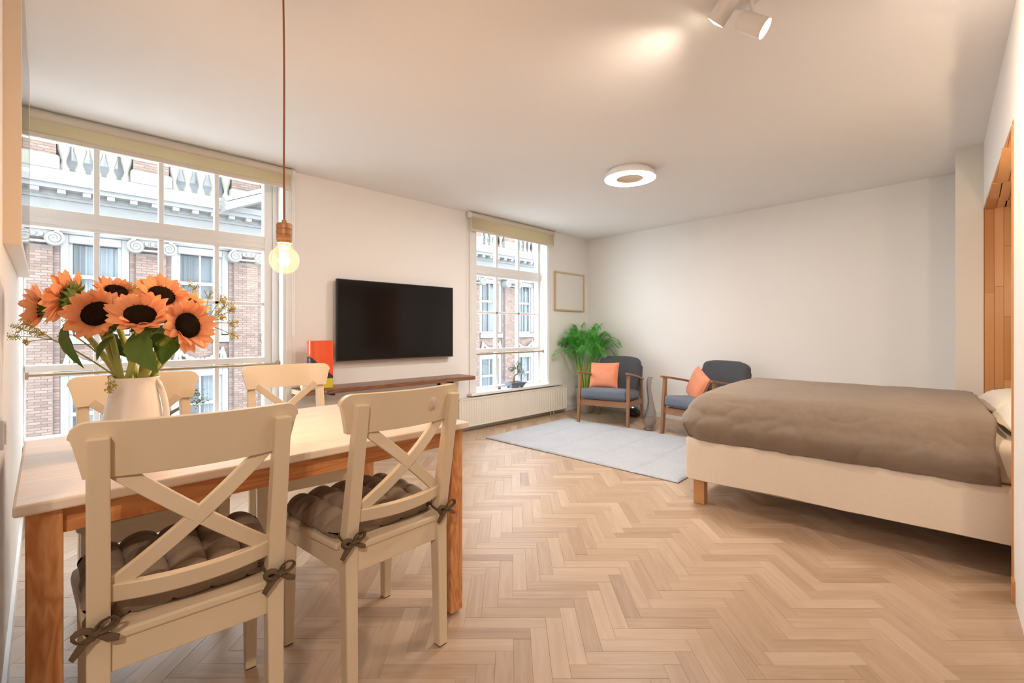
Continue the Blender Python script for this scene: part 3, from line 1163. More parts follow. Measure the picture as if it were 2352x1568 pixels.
# ------------------------------------------------------------------ dining table
TBX, TBY = 0.512, 1.735
tb = empty('dining_table', (TBX, TBY, 0), R(1.2), 'pine dining table with whitewashed top and orange wooden legs', 'table')
tl, tw = 1.185, 0.775
M().box((-tl / 2, -tw / 2, 0.706), (tl / 2, tw / 2, 0.730)).build('table_top', top_wash, tb, bevel=0.005)
lx, ly, lg = tl / 2 - 0.045, tw / 2 - 0.05, 0.056
for sx in (-1, 1):
    for sy in (-1, 1):
        leg = M().box((-lg / 2, -lg / 2, 0.012), (lg / 2, lg / 2, 0.706)).build('leg', pine_z, tb, bevel=0.003, loc=(sx * lx, sy * ly, 0))
        M().lathe([(0.016, 0), (0.018, 0.004), (0.018, 0.0135)], 14, cap0=True, cap1=True).build('foot', gloss_white, leg)
for sy in (-1, 1):
    M().box((-lx + lg / 2, sy * ly - 0.011, 0.645), (lx - lg / 2, sy * ly + 0.011, 0.706)).build('apron', pine_x, tb, bevel=0.002)
for sx in (-1, 1):
    M().box((sx * lx - 0.011, -ly + lg / 2, 0.645), (sx * lx + 0.011, ly - lg / 2, 0.706)).build('apron', pine_y, tb, bevel=0.002)


# ------------------------------------------------------------------ dining chairs
def post_y(z):
    return -0.192 - 0.080 * max(0.0, (z - 0.44) / 0.43)


def curved_rail(mb, hw0, hw1, z0, z1, yc, bow, th, corner=0.0, n=24, lean=0.186):
    def P(u, v, off):
        x = (2 * u - 1) * (hw0 + (hw1 - hw0) * v)
        hh = z1 - z0
        if corner and abs(x) > hw1 - corner:
            q = min(corner, abs(x) - (hw1 - corner))
            hh -= corner - math.sqrt(max(0, corner ** 2 - q ** 2))
        z = z0 + v * hh
        y = yc - lean * (z - z0) - bow * (1 - (x / hw1) ** 2) + off
        return (x, y, z)
    if corner:
        e = lambda u: 0.5 + 0.5 * math.copysign(1 - (1 - abs(2 * u - 1)) ** 1.7, 2 * u - 1)
        n = 44
    else:
        e = lambda u: u
    mb.slab(lambda u, v: P(e(u), v, -th / 2), lambda u, v: P(e(u), v, th / 2), n, 5)


def make_chair(label):
    t = empty('dining_chair', (0, 0, 0), 0, label, 'chair', 'cream cross-back dining chairs around the table')
    hp = 0.166
    seat_out = []
    for x, y in ((-0.19, -0.166), (-0.149, -0.168), (-0.147, -0.212), (0.147, -0.212), (0.149, -0.168), (0.19, -0.166), (0.222, 0.15)):
        seat_out.append((x, y))
    for k in range(1, 7):
        a = k / 6 * PI / 2
        seat_out.append((0.182 + 0.04 * math.cos(a), 0.17 + 0.04 * math.sin(a)))
    for k in range(0, 6):
        a = PI / 2 + k / 6 * PI / 2
        seat_out.append((-0.182 + 0.04 * math.cos(a), 0.17 + 0.04 * math.sin(a)))
    seat_out.append((-0.222, 0.15))
    M().poly(seat_out, 0.432, 0.452).build('seat', cream_paint, t, bevel=0.005)
    for sx in (-1, 1):
        p = M().loft([(sx * hp, -0.205, 0.003, 0.034, 0.036), (sx * hp, post_y(0.40) - 0.002, 0.40, 0.038, 0.046), (sx * hp, post_y(0.47), 0.47, 0.038, 0.044), (sx * hp, post_y(0.87), 0.872, 0.036, 0.032)]).build('back_post', cream_paint, t, bevel=0.004)
        M().box((sx * hp - 0.015, -0.22, 0), (sx * hp + 0.015, -0.19, 0.004)).build('foot_pad', black_metal, p)
        p = M().loft([(sx * 0.192, 0.182, 0.003, 0.031, 0.031), (sx * 0.190, 0.174, 0.432, 0.042, 0.042)]).build('leg', cream_paint, t, bevel=0.003)
        M().box((sx * 0.192 - 0.013, 0.169, 0), (sx * 0.192 + 0.013, 0.195, 0.004)).build('foot_pad', black_metal, p)
        M().bar((sx * 0.172, -0.172, 0.400), (sx * 0.194, 0.154, 0.400), 0.020, 0.062).build('side_rail', cream_paint, t, bevel=0.003)
    M().box((-0.17, 0.167, 0.369), (0.17, 0.189, 0.432)).build('front_rail', cream_paint, t, bevel=0.003)
    M().box((-0.148, -0.206, 0.366), (0.148, -0.182, 0.432)).build('rear_rail', cream_paint, t, bevel=0.003)
    m = M()
    curved_rail(m, 0.190, 0.212, 0.785, 0.900, -0.214, 0.050, 0.022, 0.032)
    m.build('top_rail', cream_paint, t, smooth=True, bevel=0.004)
    m = M()
    curved_rail(m, 0.149, 0.149, 0.515, 0.555, post_y(0.53) + 0.008, 0.034, 0.022, 0)
    m.build('lower_rail', cream_paint, t, smooth=True, bevel=0.003)
    za, zb = 0.548, 0.797
    for sx in (-1, 1):
        m = M()
        k = 12
        vs = []
        for i in range(k + 1):
            u = i / k
            x = sx * (-0.142 + 0.284 * u)
            z = za + (zb - za) * u
            y = -0.201 - 0.031 * u - 0.036 * (1 - (x / 0.149) ** 2)
            d = Vector((0.284 * sx, 0, zb - za)).normalized()
            nrm = Vector((-d.z, 0, d.x)) * 0.0165
            c = Vector((x, y, z))
            th = Vector((0, 0.0075 + (0.001 if sx > 0 else 0), 0))
            vs += [c - nrm - th, c + nrm - th, c + nrm + th, c - nrm + th]
        fs = [(0, 1, 2, 3), tuple(k * 4 + q for q in (3, 2, 1, 0))]
        for i in range(k):
            for q in range(4):
                a, b = i * 4 + q, i * 4 + (q + 1) % 4
                fs.append((b, a, a + 4, b + 4))
        m.add(vs, fs)
        m.build('cross_brace', cream_paint, t, smooth=True, bevel=0.002)
    return t


def make_bow(t, sx):
    """ribbon tied around the back post"""
    m = M()
    x0, y0, z0 = sx * 0.166, -0.198, 0.482
    # knot sits outside, behind the post
    kx, ky, kz = x0 + sx * 0.004, y0 - 0.030, z0 - 0.012
    ring = []
    for i in range(15):
        a = i / 14 * 2 * PI
        ring.append((x0 + 0.0215 * max(-1, min(1, 1.25 * math.cos(a))), y0 + 0.0255 * max(-1, min(1, 1.25 * math.sin(a))), z0 - 0.006 + 0.008 * math.sin(a + 0.4)))
    m.tube(ring, 0.0062, 8, flat=0.5)
    m.tube([(x0 - sx * 0.02, y0 + 0.02, z0 - 0.002), (x0 - sx * 0.028, y0 + 0.05, z0 + 0.004)], 0.005, 8, flat=0.5)
    m.tube([(kx - 0.008, ky, kz - 0.006), (kx, ky - 0.004, kz), (kx + 0.008, ky, kz + 0.006)], [0.006, 0.009, 0.006], 8)
    for s in (-1, 1):
        lp = []
        for i in range(12):
            a = i / 11 * 2 * PI
            lp.append((kx + s * (0.017 - 0.017 * math.cos(a)), ky - 0.004 - 0.004 * math.sin(a / 2), kz + 0.012 * math.sin(a) + s * 0.006 + 0.012 * math.sin(a / 2)))
        m.tube(lp, 0.0066, 8, flat=0.4)
        m.tube([(kx, ky - 0.004, kz), (kx + s * 0.020, ky - 0.009, kz - 0.012), (kx + s * 0.036, ky - 0.006, kz - 0.028 + 0.008 * s)], [0.005, 0.0085, 0.006], 8, flat=0.35)
    return m.build('tie', tie_cloth, t, smooth=True)


def make_cushion(label):
    t = empty('seat_cushion', (0, 0, 0), 0, label, 'cushion', 'taupe tufted cushions on the dining chairs')

    def hf(u, v):
        x, y = (u - 0.5) * 2, (v - 0.5) * 2
        r = (abs(x) ** 6 + abs(y) ** 6) ** (1 / 6)
        edge = math.sqrt(max(0.0, 1 - r ** 5)) if r < 1 else 0.0
        puff = abs(math.sin(u * 5 * PI)) ** 0.5 * 0.5 + abs(math.sin(v * 5 * PI)) ** 0.5 * 0.5
        tuft = abs(math.sin(u * 5 * PI)) ** 0.5 * abs(math.sin(v * 5 * PI)) ** 0.5
        return edge * (0.016 + 0.022 * puff + 0.016 * tuft + 0.003 * noise.noise(Vector((x * 4, y * 4, 1))))

    def xy(u, v):
        x, y = (u - 0.5) * 2, (v - 0.5) * 2
        bul = 0.008 * noise.noise(Vector((x * 2.2, y * 2.2, 5)))
        f = 0.188 + 0.026 * (v) + bul
        q = 1 - 0.04 * (x * y) ** 4
        return x * f * q, y * 0.190 * q + 0.020

    def top(u, v):
        x, y = xy(u, v)
        return (x, y, 0.474 + hf(u, v))

    def bot(u, v):
        x, y = xy(u, v)
        return (x, y, 0.474 - min(0.021, hf(u, v) * 1.1))
    M().slab(top, bot, 70, 70).build('pad', taupe, t, smooth=True)
    b = M()
    for i in range(1, 5):
        for j in range(1, 5):
            x, y = xy(i / 5, j / 5)
            k = len(b.v)
            b.lathe([(0.0, 0.004), (0.005, 0.003), (0.007, 0)], 8, c=(x, y, 0.4895))
    b.build('tuft_buttons', taupe, t, smooth=True)
    for sx in (-1, 1):
        make_bow(t, sx)
    return t


CH = [((0.2275, 1.462), -2.8, 'cream cross-back chair in front of the table below the sunflowers, its back to us'),
      ((0.752, 1.490), 2.7, 'cream cross-back chair with a pale felt spot on its back, near the table corner'),
      ((0.237, 2.205), 184, 'cream cross-back chair behind the white jug, facing us across the table'),
      ((0.815, 2.300), 174, 'cream cross-back chair in front of the orange box, facing us across the table')]
CU = ['taupe tufted cushion on the chair in front of the table below the sunflowers',
      'taupe tufted cushion on the chair with the pale felt spot',
      'taupe cushion half hidden on the chair behind the white jug',
      'taupe cushion half hidden on the chair in front of the orange box']
ch0 = make_chair(CH[0][2])
cu0 = make_cushion(CU[0])
ch0.location = cu0.location = (*CH[0][0], 0)
ch0.rotation_euler = cu0.rotation_euler = (0, 0, R(CH[0][1]))
for (p, a, lab), cl in list(zip(CH, CU))[1:]:
    c = dup(ch0, (*p, 0), R(a), lab)
    dup(cu0, (*p, 0), R(a), cl)
    if 'felt spot' in lab:
        m = M().lathe([(0.0, 0.004), (0.016, 0.0035), (0.0185, 0.0)], 20)
        m.xform(Matrix.Translation((0.075, -0.2792, 0.846)) @ Matrix.Rotation(R(6), 4, 'Z') @ Matrix.Rotation(R(101), 4, 'X') @ Matrix.Scale(1.3, 4, (0, 1, 0)))
        o = m.build('felt_spot', plain('pale_felt', (0.74, 0.60, 0.50), 0.9), c, smooth=True)
        o['label'] = 'pale oval felt spot'

# ------------------------------------------------------------------ jug with flowers
jug_m = plain('white_glazed_jug', (0.80, 0.74, 0.69), 0.12, 0.5, coat=0.5)
JUG = Vector((0.152, 1.747, 0.7305))
jug = empty('jug', JUG, R(45), 'white glazed jug holding the sunflowers on the table', 'jug')
pr = [(0.0, 0.004), (0.082, 0.004), (0.088, 0.0), (0.093, 0.012), (0.096, 0.05), (0.094, 0.09), (0.088, 0.13), (0.080, 0.165), (0.0745, 0.19), (0.0735, 0.205), (0.076, 0.212), (0.0735, 0.213), (0.070, 0.205), (0.0705, 0.19), (0.076, 0.165), (0.084, 0.13), (0.09, 0.09), (0.09, 0.02), (0.0, 0.012)]
M().lathe([(r * 0.775, z) for r, z in pr], 40).build('body', jug_m, jug, smooth=True)
hp = []
for i in range(14):
    a = i / 13
    hp.append((0.053 + 0.015 * math.sin(a * PI) ** 0.6 + 0.022 * a, 0, 0.204 - 0.15 * a))
hb = M().tube(hp, 0.0085, 10, flat=0.7)
hb.xform(Matrix.Rotation(R(-78), 4, 'Z'))
hb.build('handle', jug_m, jug, smooth=True)
MOUTH = JUG + Vector((0, 0, 0.2))


def vdir_(p, r, u, tow):
    """direction given as right / up / towards the viewer, as seen at point p"""
    tw = Vector((-p.x, -p.y, 0)).normalized()
    rt = Vector((-tw.y, tw.x, 0))
    return (rt * r + UP * u + tw * tow).normalized()


def cdir(r, u, f):
    return (RT * r + UP * u + FW * f).normalized()


def petal_mesh(seed):
    rng = random.Random(seed)
    L, W = 0.040, 0.0085
    bend = rng.uniform(-0.35, 0.5)
    tw = rng.uniform(-0.4, 0.4)
    me = M()

    def P(u, v):
        y = u
        wd = W * (math.sin(PI * min(1, (u * 0.86 + 0.12))) ** 0.75)
        x = (v - 0.5) * 2 * wd
        z = 0.012 * bend * math.sin(u * 2.2) * 1.2 - abs(v - 0.5) * 0.006 * (1 - u) + tw * x * u
        return (x, y * L, z)
    me.sheet(P, 6, 3)
    return me


petal_datas = []
for sd in range(5):
    o = petal_mesh(sd).build('petal', petal_mat, None, smooth=True)
    petal_datas.append(o.data)
    bpy.data.objects.remove(o)


def leaf(name, base, tip, width, nrm, mt, parent, droop=0.0, fold=0.25):
    base, tip, nrm = Vector(base), Vector(tip), Vector(nrm).normalized()
    d = tip - base
    side = d.cross(nrm).normalized()
    nn = side.cross(d).normalized()

    def P(u, v):
        s = (v - 0.5) * 2
        wd = width / 2 * (math.sin(PI * min(1.0, u ** 0.72)) ** 0.85) * (1 - 0.25 * u)
        jag = 1 + 0.08 * math.sin(u * 26) * abs(s)
        return base + d * u + side * (s * wd * jag) + nn * (abs(s) * wd * fold + droop * math.sin(u * PI) * d.length)
    m = M().slab(lambda u, v: P(u, v) + nn * 0.0006, lambda u, v: P(u, v) - nn * 0.0006, 14, 6)
    return m.build(name, mt, parent, smooth=True)


def bez(p0, p1, p2, n):
    return [p0.lerp(p1, i / n).lerp(p1.lerp(p2, i / n), i / n) for i in range(n + 1)]


def sunflower(px, py, t, d, rad, label, seed, mouth_off, npet=24, cup=0.2):
    rng = random.Random(seed)
    c = at(px, py, t)
    d = vdir_(c - camo.location, *d)
    q = d.to_track_quat('Z', 'Y')
    root = empty('sunflower', c, 0, label, 'flower', 'sunflowers in the white jug')
    rot = q.to_matrix().to_4x4()
    dr = rad * 0.47
    m = M().lathe([(0.0, 0.006), (dr * 0.5, 0.0085), (dr * 0.85, 0.007), (dr, 0.001), (dr * 0.95, -0.006)], 24)
    rings = M()
    for k in range(90):
        a = k * 2.39996
        r = dr * 0.97 * math.sqrt(k / 90)
        h = 0.0075 + 0.002 * rng.random()
        rings.lathe([(0.0018, 0), (0.0, 0.003)], 5, c=(r * math.cos(a), r * math.sin(a), h - 0.003))
    m.add(rings.v, rings.f)
    m.xform(rot)
    m.build('seed_disc', disc_mat, root, smooth=True)
    sc0 = (rad - dr * 0.86) / 0.040
    for layer in range(2):
        for k in range(npet // 2):
            a = 2 * PI * (k + 0.5 * layer) / (npet // 2) + rng.uniform(-0.1, 0.1)
            o = bpy.data.objects.new('petal', rng.choice(petal_datas))
            C.objects.link(o)
            o.parent = root
            sc = sc0 * rng.uniform(0.86, 1.12)
            tilt = cup + 0.12 * layer + rng.uniform(-0.3, 0.42)
            mt = rot @ Matrix.Rotation(a - PI / 2, 4, 'Z') @ Matrix.Translation((0, dr * 0.86, -0.002 - 0.003 * layer)) @ Matrix.Rotation(tilt, 4, 'X') @ Matrix.Scale(sc, 4) @ Matrix.Scale(1.25, 4, (1, 0, 0))
            o.matrix_local = mt
    sp = M()
    for k in range(18):
        a = 2 * PI * k / 18 + rng.uniform(-0.1, 0.1)
        b = len(sp.v)
        ll = dr * rng.uniform(0.7, 1.15)
        sp.sheet(lambda u, v: ((v - 0.5) * 0.013 * math.sin(PI * (0.25 + 0.75 * u)), dr * 0.55 + u * ll, -0.012 - 0.01 * math.sin(u * 3)), 5, 2)
        sp.xform(Matrix.Rotation(a, 4, 'Z'), b)
    sp.lathe([(0.0, -0.026), (0.014, -0.024), (dr * 0.7, -0.012), (dr * 0.95, -0.004)], 16)
    sp.xform(rot)
    sp.build('sepals', sepal_green, root, smooth=True)
    p0 = c - d * 0.022
    p2 = MOUTH + Vector(mouth_off)
    p3 = p2 + (p2 - (c - d * 0.07)).normalized() * 0.10
    pts = bez(p0, c - d * 0.075, p2, 10) + [p3 if p3.z > JUG.z + 0.03 else p2 + Vector((0, 0, -0.1))]
    M().tube([p - c for p in pts], [0.007] + [0.0075] * 4 + [0.0085] * 6 + [0.0085], 10).build('stem', stem_green, root, smooth=True)
    return root


def mo(r, f):
    v = (RT * r + FW * f) * 0.8
    return (v.x, v.y, 0)


S1 = sunflower(92, 705, 1.42, (-0.93, 0.05, -0.30), 0.074, 'sunflower at the outer edge by the wall, facing the wall, lower than its neighbour', 1, mo(-0.05, 0.0), 34, 0.45)
S2 = sunflower(150, 680, 1.32, (-0.84, 0.22, -0.42), 0.082, 'sunflower seen side-on with green sepals, highest near the wall picture', 2, mo(-0.04, -0.02), 36, 0.3)
S3 = sunflower(222, 720, 1.28, (-0.42, 0.38, 0.82), 0.079, 'large sunflower with tilted dark disc, just inside the side-on flowers', 3, mo(-0.025, -0.03), 38, 0.3)
S4 = sunflower(322, 722, 1.25, (0.0, 0.66, 0.72), 0.077, 'sunflower in the middle of the bouquet facing straight out', 4, mo(0.0, -0.035), 38, 0.3)
S5 = sunflower(268, 668, 1.42, (0.2, 0.75, 0.5), 0.062, 'half-hidden sunflower behind the two large ones at the bouquet top', 5, mo(-0.01, 0.03), 34, 0.4)
S6 = sunflower(372, 678, 1.34, (0.30, 0.55, 0.76), 0.071, 'sunflower standing highest above the middle one, disc tilted up', 6, mo(0.02, 0.0), 38, 0.3)
S7 = sunflower(432, 747, 1.27, (0.62, 0.12, 0.76), 0.076, 'sunflower lowest toward the pendant lamp, disc facing outward', 7, mo(0.04, -0.02), 38, 0.3)
S8 = sunflower(436, 694, 1.42, (0.5, 0.75, 0.25), 0.060, 'pale sunflower half hidden behind the lowest one among fennel', 8, mo(0.045, 0.02), 34, 0.4)

def lf(root, pb, pt, tb_, tt, width, nr, dp=0.0):
    c = root.location
    leaf('leaf', at(*pb, tb_) - c, at(*pt, tt) - c, width, cdir(*nr), leaf_green, root, dp)


lf(S4, (310, 762), (364, 856), 1.29, 1.21, 0.088, (-0.1, 0.3, -1), 0.05)
lf(S6, (345, 775), (412, 768), 1.31, 1.24, 0.055, (0.0, 0.8, -0.6), 0.12)
lf(S7, (398, 775), (372, 838), 1.33, 1.27, 0.070, (0.3, 0.2, -1), 0.05)
lf(S2, (148, 745), (193, 846), 1.33, 1.27, 0.042, (-0.4, 0.4, -1), 0.08)
lf(S3, (262, 772), (222, 828), 1.30, 1.26, 0.055, (-0.5, 0.4, -1), 0.05)
lf(S5, (250, 770), (290, 820), 1.38, 1.34, 0.050, (0, 0.3, -1), 0.05)
lf(S8, (420, 760), (340, 800), 1.40, 1.36, 0.060, (0, 0.3, -1), 0.05)
lf(S1, (330, 745), (385, 790), 1.38, 1.34, 0.06, (0, 0.3, -1), 0.0)
lf(S4, (352, 748), (300, 790), 1.33, 1.30, 0.05, (0, 0.5, -1), 0.05)
lf(S7, (400, 700), (392, 770), 1.36, 1.33, 0.05, (0.2, 0.3, -1), 0.05)
lf(S3, (275, 745), (235, 775), 1.34, 1.32, 0.045, (-0.3, 0.4, -1), 0.05)
lf(S5, (262, 690), (180, 735), 1.40, 1.36, 0.05, (-0.3, 0.4, -1), 0.05)


def fennel(stem_px, t0, heads, label, seed):
    rng = random.Random(seed)
    base = MOUTH + Vector(mo(stem_px[0], 0.0))
    tip = at(stem_px[1], stem_px[2], t0)
    root = empty('fennel_spray', base, 0, label, 'flower', 'fennel sprays in the white jug')
    mid = base.lerp(tip, 0.55) + Vector((0, 0, 0.015))
    M().tube([p - base for p in [base + Vector((0, 0, -0.12))] + bez(base, mid, tip, 8)], 0.0022, 6).build('stem', stem_green, root, smooth=True)
    br, um = M(), M()
    for hx, hy, ht, hr in heads:
        h = at(hx, hy, ht)
        md = tip.lerp(h, 0.5) + Vector((0, 0, 0.006))
        br.tube([p - base for p in bez(tip, md, h, 5)], 0.0011, 5)
        ax = (h - tip).normalized()
        for k in range(22):
            v = Vector((rng.gauss(0, 1), rng.gauss(0, 1), rng.gauss(0, 1))).normalized()
            v = (v * 0.75 + ax * 0.6)
            e = h + v * hr
            br.tube([h - base, e - base], 0.0005, 4, caps=False)
            for j in range(3):
                p = e + Vector((rng.uniform(-1, 1), rng.uniform(-1, 1), rng.uniform(-1, 1))) * hr * 0.28
                s = 0.0014 * rng.uniform(0.7, 1.4)
                um.add([p - base + Vector(q) * s for q in ((1, 0, 0), (-1, 0, 0), (0, 1, 0), (0, -1, 0), (0, 0, 1), (0, 0, -1))],
                       [(0, 2, 4), (2, 1, 4), (1, 3, 4), (3, 0, 4), (2, 0, 5), (1, 2, 5), (3, 1, 5), (0, 3, 5)])
    br.build('branches', stem_green, root, smooth=True)
    o = um.build('blossoms', fennel_mat, root)
    o['kind'] = 'stuff'


fennel((0.05, 470, 745), 1.36, [(448, 665, 1.38, 0.022), (478, 685, 1.38, 0.020), (506, 690, 1.37, 0.016), (515, 704, 1.36, 0.022), (500, 722, 1.35, 0.02), (528, 715, 1.36, 0.013), (530, 742, 1.36, 0.016), (532, 768, 1.36, 0.016), (508, 732, 1.38, 0.010)], 'fennel spray with yellow umbels reaching toward the pendant lamp', 21)
fennel((-0.05, 122, 780), 1.36, [(50, 756, 1.38, 0.022), (68, 748, 1.36, 0.018), (38, 772, 1.38, 0.018), (86, 762, 1.36, 0.018), (64, 785, 1.38, 0.010), (100, 768, 1.35, 0.014)], 'fennel spray with yellow umbels reaching toward the near wall', 22)
fennel((0.0, 300, 700), 1.44, [(306, 668, 1.45, 0.02), (322, 664, 1.45, 0.02), (335, 672, 1.44, 0.018), (300, 690, 1.42, 0.018)], 'green fennel spray peeping up between the topmost sunflowers', 23)
fennel((-0.03, 170, 770), 1.40, [(160, 745, 1.40, 0.018), (180, 740, 1.40, 0.018), (196, 768, 1.40, 0.014), (150, 770, 1.38, 0.012)], 'fennel spray low between the side-on sunflower and the hanging leaf', 24)
fennel((-0.06, 248, 865), 1.28, [(255, 880, 1.25, 0.014), (250, 892, 1.25, 0.010)], 'wilted fennel sprig hanging over the jug rim', 25)

# ------------------------------------------------------------------ pendant lamp
PB = at(653, 597, 1.57)
pend = empty('pendant_lamp', PB, 0, 'bare round bulb on a copper socket and long brown cord over the table', 'lamp')
gl_ = M()
pr = []
for i in range(22):
    a = -PI / 2 + i / 21 * (PI / 2 + 0.98)
    pr.append((max(0.0004, 0.0485 * math.cos(a)), 0.0485 * math.sin(a)))
pr += [(0.0225, 0.050), (0.0175, 0.058), (0.0165, 0.064)]
gl_.lathe(pr, 32)
gl_.build('bulb', thin_glass('bulb_glass', (1.0, 0.90, 0.78), 0.06, glow=0.20, glowcol=(1.0, 0.70, 0.42)), pend, smooth=True)
fil = M()
for k in range(8):
    a = 2 * PI * k / 8
    fil.tube([(0.011 * math.cos(a), 0.011 * math.sin(a), -0.018), (0.013 * math.cos(a + 0.25), 0.013 * math.sin(a + 0.25), 0.024)], 0.0022, 6)
fil.build('filament', emit('hot_filament', (1.0, 0.72, 0.40), 70.0), pend)
M().tube([(0, 0, 0.024), (0, 0, 0.062)], 0.0035, 8).build('filament_post', thin_glass('post_glass', (1, 0.95, 0.9), 0.06, glow=0.6), pend)
so = M()
pr = [(0.016, 0.056), (0.0235, 0.058), (0.0235, 0.066), (0.025, 0.068), (0.0255, 0.083), (0.0235, 0.0845), (0.0235, 0.0865), (0.0255, 0.088), (0.0255, 0.102), (0.0235, 0.1035), (0.0235, 0.1055), (0.0255, 0.107), (0.0255, 0.121), (0.023, 0.125), (0.008, 0.126), (0.008, 0.137), (0.0, 0.137)]
so.lathe(pr, 28)
so.build('socket', copper, pend, smooth=True)
cz = ZC - PB.z
cord = []
for i in range(25):
    u = i / 24
    z = 0.132 + (cz - 0.132) * u
    s = -0.004 * math.sin(u * PI) * math.sin(u * 5.0) - 0.0 * u
    off = RT * (0.008 * math.sin(u * 4.0) * u - 0.004 * math.sin(u * PI))
    cord.append(Vector((off.x, off.y, z)))
M().tube(cord, 0.0032, 8).build('cord', plain('brown_cord', (0.30, 0.11, 0.06), 0.7), pend, smooth=True)
M().lathe([(0.0, cz - 0.028), (0.045, cz - 0.026), (0.05, cz)], 24).build('ceiling_rose', copper, pend, smooth=True)
lamp('POINT', 'bulb_light', PB + Vector((0, 0, 0.003)), BULB, (1.0, 0.62, 0.33), shadow_soft_size=0.02)

# ------------------------------------------------------------------ ceiling ring lamp
RC = Vector((3.248, 1.942, ZC))
rl = empty('ceiling_lamp', RC, 0, 'round white ring-shaped ceiling lamp, lit', 'lamp')
M().lathe([(0.155, 0), (0.175, -0.012), (0.203, -0.050), (0.205, -0.066), (0.203, -0.070), (0.200, -0.070)], 56).build('housing', gloss_white, rl, smooth=True)
M().lathe([(0.106, -0.069), (0.200, -0.069)], 56).build('diffuser', emit('ring_glow', (1.0, 0.93, 0.87), RING), rl)
M().lathe([(0.106, -0.070), (0.104, -0.066), (0.102, -0.052), (0.0, -0.050)], 40).build('core', plain('warm_core', (0.85, 0.74, 0.60), 0.6), rl, smooth=True)

# ------------------------------------------------------------------ twin spot
spot_m = plain('white_spot_lacquer', (0.80, 0.76, 0.72), 0.4)
SPC = at(1714, -8, 1.757)
SPC.z = ZC


def twin_spot(name, c, heads, label, power):
    """heads: (lens centre, direction) in world space"""
    t = empty(name, c, 0, label, 'lamp', 'white twin spot lamps')
    M().lathe([(0.0, -0.020), (0.046, -0.020), (0.050, -0.016), (0.050, 0)], 32).build('base', spot_m, t, smooth=True)
    for k, (lens, d) in enumerate(heads):
        d = d.normalized()
        j = lens - c - d * 0.05
        sx = -1 if k == 0 else 1
        a0 = Vector((0, 0, -0.018)) + RT * 0.018 * sx
        M().tube([a0, Vector((j.x, j.y, j.z + 0.03)) * 0.5 + a0 * 0.5, j + Vector((0, 0, 0.032))], 0.0065, 10).build('arm', spot_m, t, smooth=True)
        rot = d.to_track_quat('Z', 'Y').to_matrix().to_4x4()
        L0, L1, r = -0.055, 0.05, 0.037
        h = M().lathe([(0.0, L0), (r - 0.004, L0), (r, L0 + 0.004), (r, L1), (r - 0.0015, L1 + 0.001), (r - 0.003, L1 - 0.002), (r - 0.003, L1 - 0.004)], 36)
        h.xform(Matrix.Translation(j) @ rot)
        hd = h.build('spot_head', spot_m, t, smooth=True)
        b = M().lathe([(r - 0.003, L1 - 0.001), (r * 0.5, L1 + 0.004), (0.0, L1 + 0.006)], 28)
        b.xform(Matrix.Translation(j) @ rot)
        b.build('lens', emit('spot_lens', (1.0, 0.88, 0.70), 14.0), hd)
        l = lamp('SPOT', 'spot_light', lens + d * 0.02, power * (0.95 if k == 0 else 0.9), WARM, spot_size=R(140), spot_blend=1.0, shadow_soft_size=0.03)
        aim(l, d)
    return t


PL_, PR_ = at(1643, 52, 1.82), at(1757, 66, 1.73)
twin_spot('spot_lamp', SPC, [(PL_, vdir_(PL_ - camo.location, -0.68, -0.72, -0.40)), (PR_, vdir_(PR_ - camo.location, 0.76, -0.55, 0.02))], 'white twin spot lamp on the ceiling at the picture top', SPOT)
# copy of the twin spot, added unseen behind the camera for warm fill light
KC = Vector((-0.75, -0.75, ZC))
twin_spot('spot_lamp', KC, [(KC + Vector((-0.06, 0.02, -0.13)), Vector((0.25, 0.65, -0.5))), (KC + Vector((0.06, -0.02, -0.13)), Vector((0.75, 0.25, -0.5)))], 'white twin spot lamp added unseen behind the camera as fill light', FILL)

# ------------------------------------------------------------------ armchairs
def soft_block(w, d, h, r, n=14, puff=0.012, seed=0):
    """rounded upholstered block centred on the origin"""
    m = M()
    faces = []
    hx, hy, hz = w / 2, d / 2, h / 2

    def rb(p):
        q = Vector((max(-hx + r, min(hx - r, p[0])), max(-hy + r, min(hy - r, p[1])), max(-hz + r, min(hz - r, p[2]))))
        dlt = Vector(p) - q
        if dlt.length > 1e-9:
            p2 = q + dlt.normalized() * r
        else:
            p2 = Vector(p)
        fx, fy, fz = (1 - (p2.x / hx) ** 2), (1 - (p2.y / hy) ** 2), (1 - (p2.z / hz) ** 2)
        p2 = p2 + Vector((math.copysign(puff * fy * fz, p2.x) if abs(p2.x) > hx * 0.98 else 0, math.copysign(puff * fx * fz, p2.y) if abs(p2.y) > hy * 0.98 else 0, math.copysign(puff * fx * fy, p2.z) if abs(p2.z) > hz * 0.9 else 0))
        return p2
    S = lambda t: 2 * t - 1
    # denser samples near edges
    E = lambda t: math.copysign(abs(S(t)) ** 0.6, S(t))
    for ax, sg in ((0, 1), (0, -1), (1, 1), (1, -1), (2, 1), (2, -1)):
        def fn(u, v, ax=ax, sg=sg):
            a, b = E(u), E(v)
            if sg < 0:
                a = -a
            if ax == 0:
                return rb((sg * hx, a * hy, b * hz))
            if ax == 1:
                return rb((-a * hx, sg * hy, b * hz))
            return rb((a * hx, b * hy, sg * hz))
        m.sheet(fn, n, n)
    return m


def weld(o):
    import bmesh
    b = bmesh.new()
    b.from_mesh(o.data)
    bmesh.ops.remove_doubles(b, verts=b.verts, dist=0.0002)
    bmesh.ops.recalc_face_normals(b, faces=b.faces)
    b.to_mesh(o.data)
    b.free()
    o.data.polygons.foreach_set('use_smooth', [True] * len(o.data.polygons))
    return o


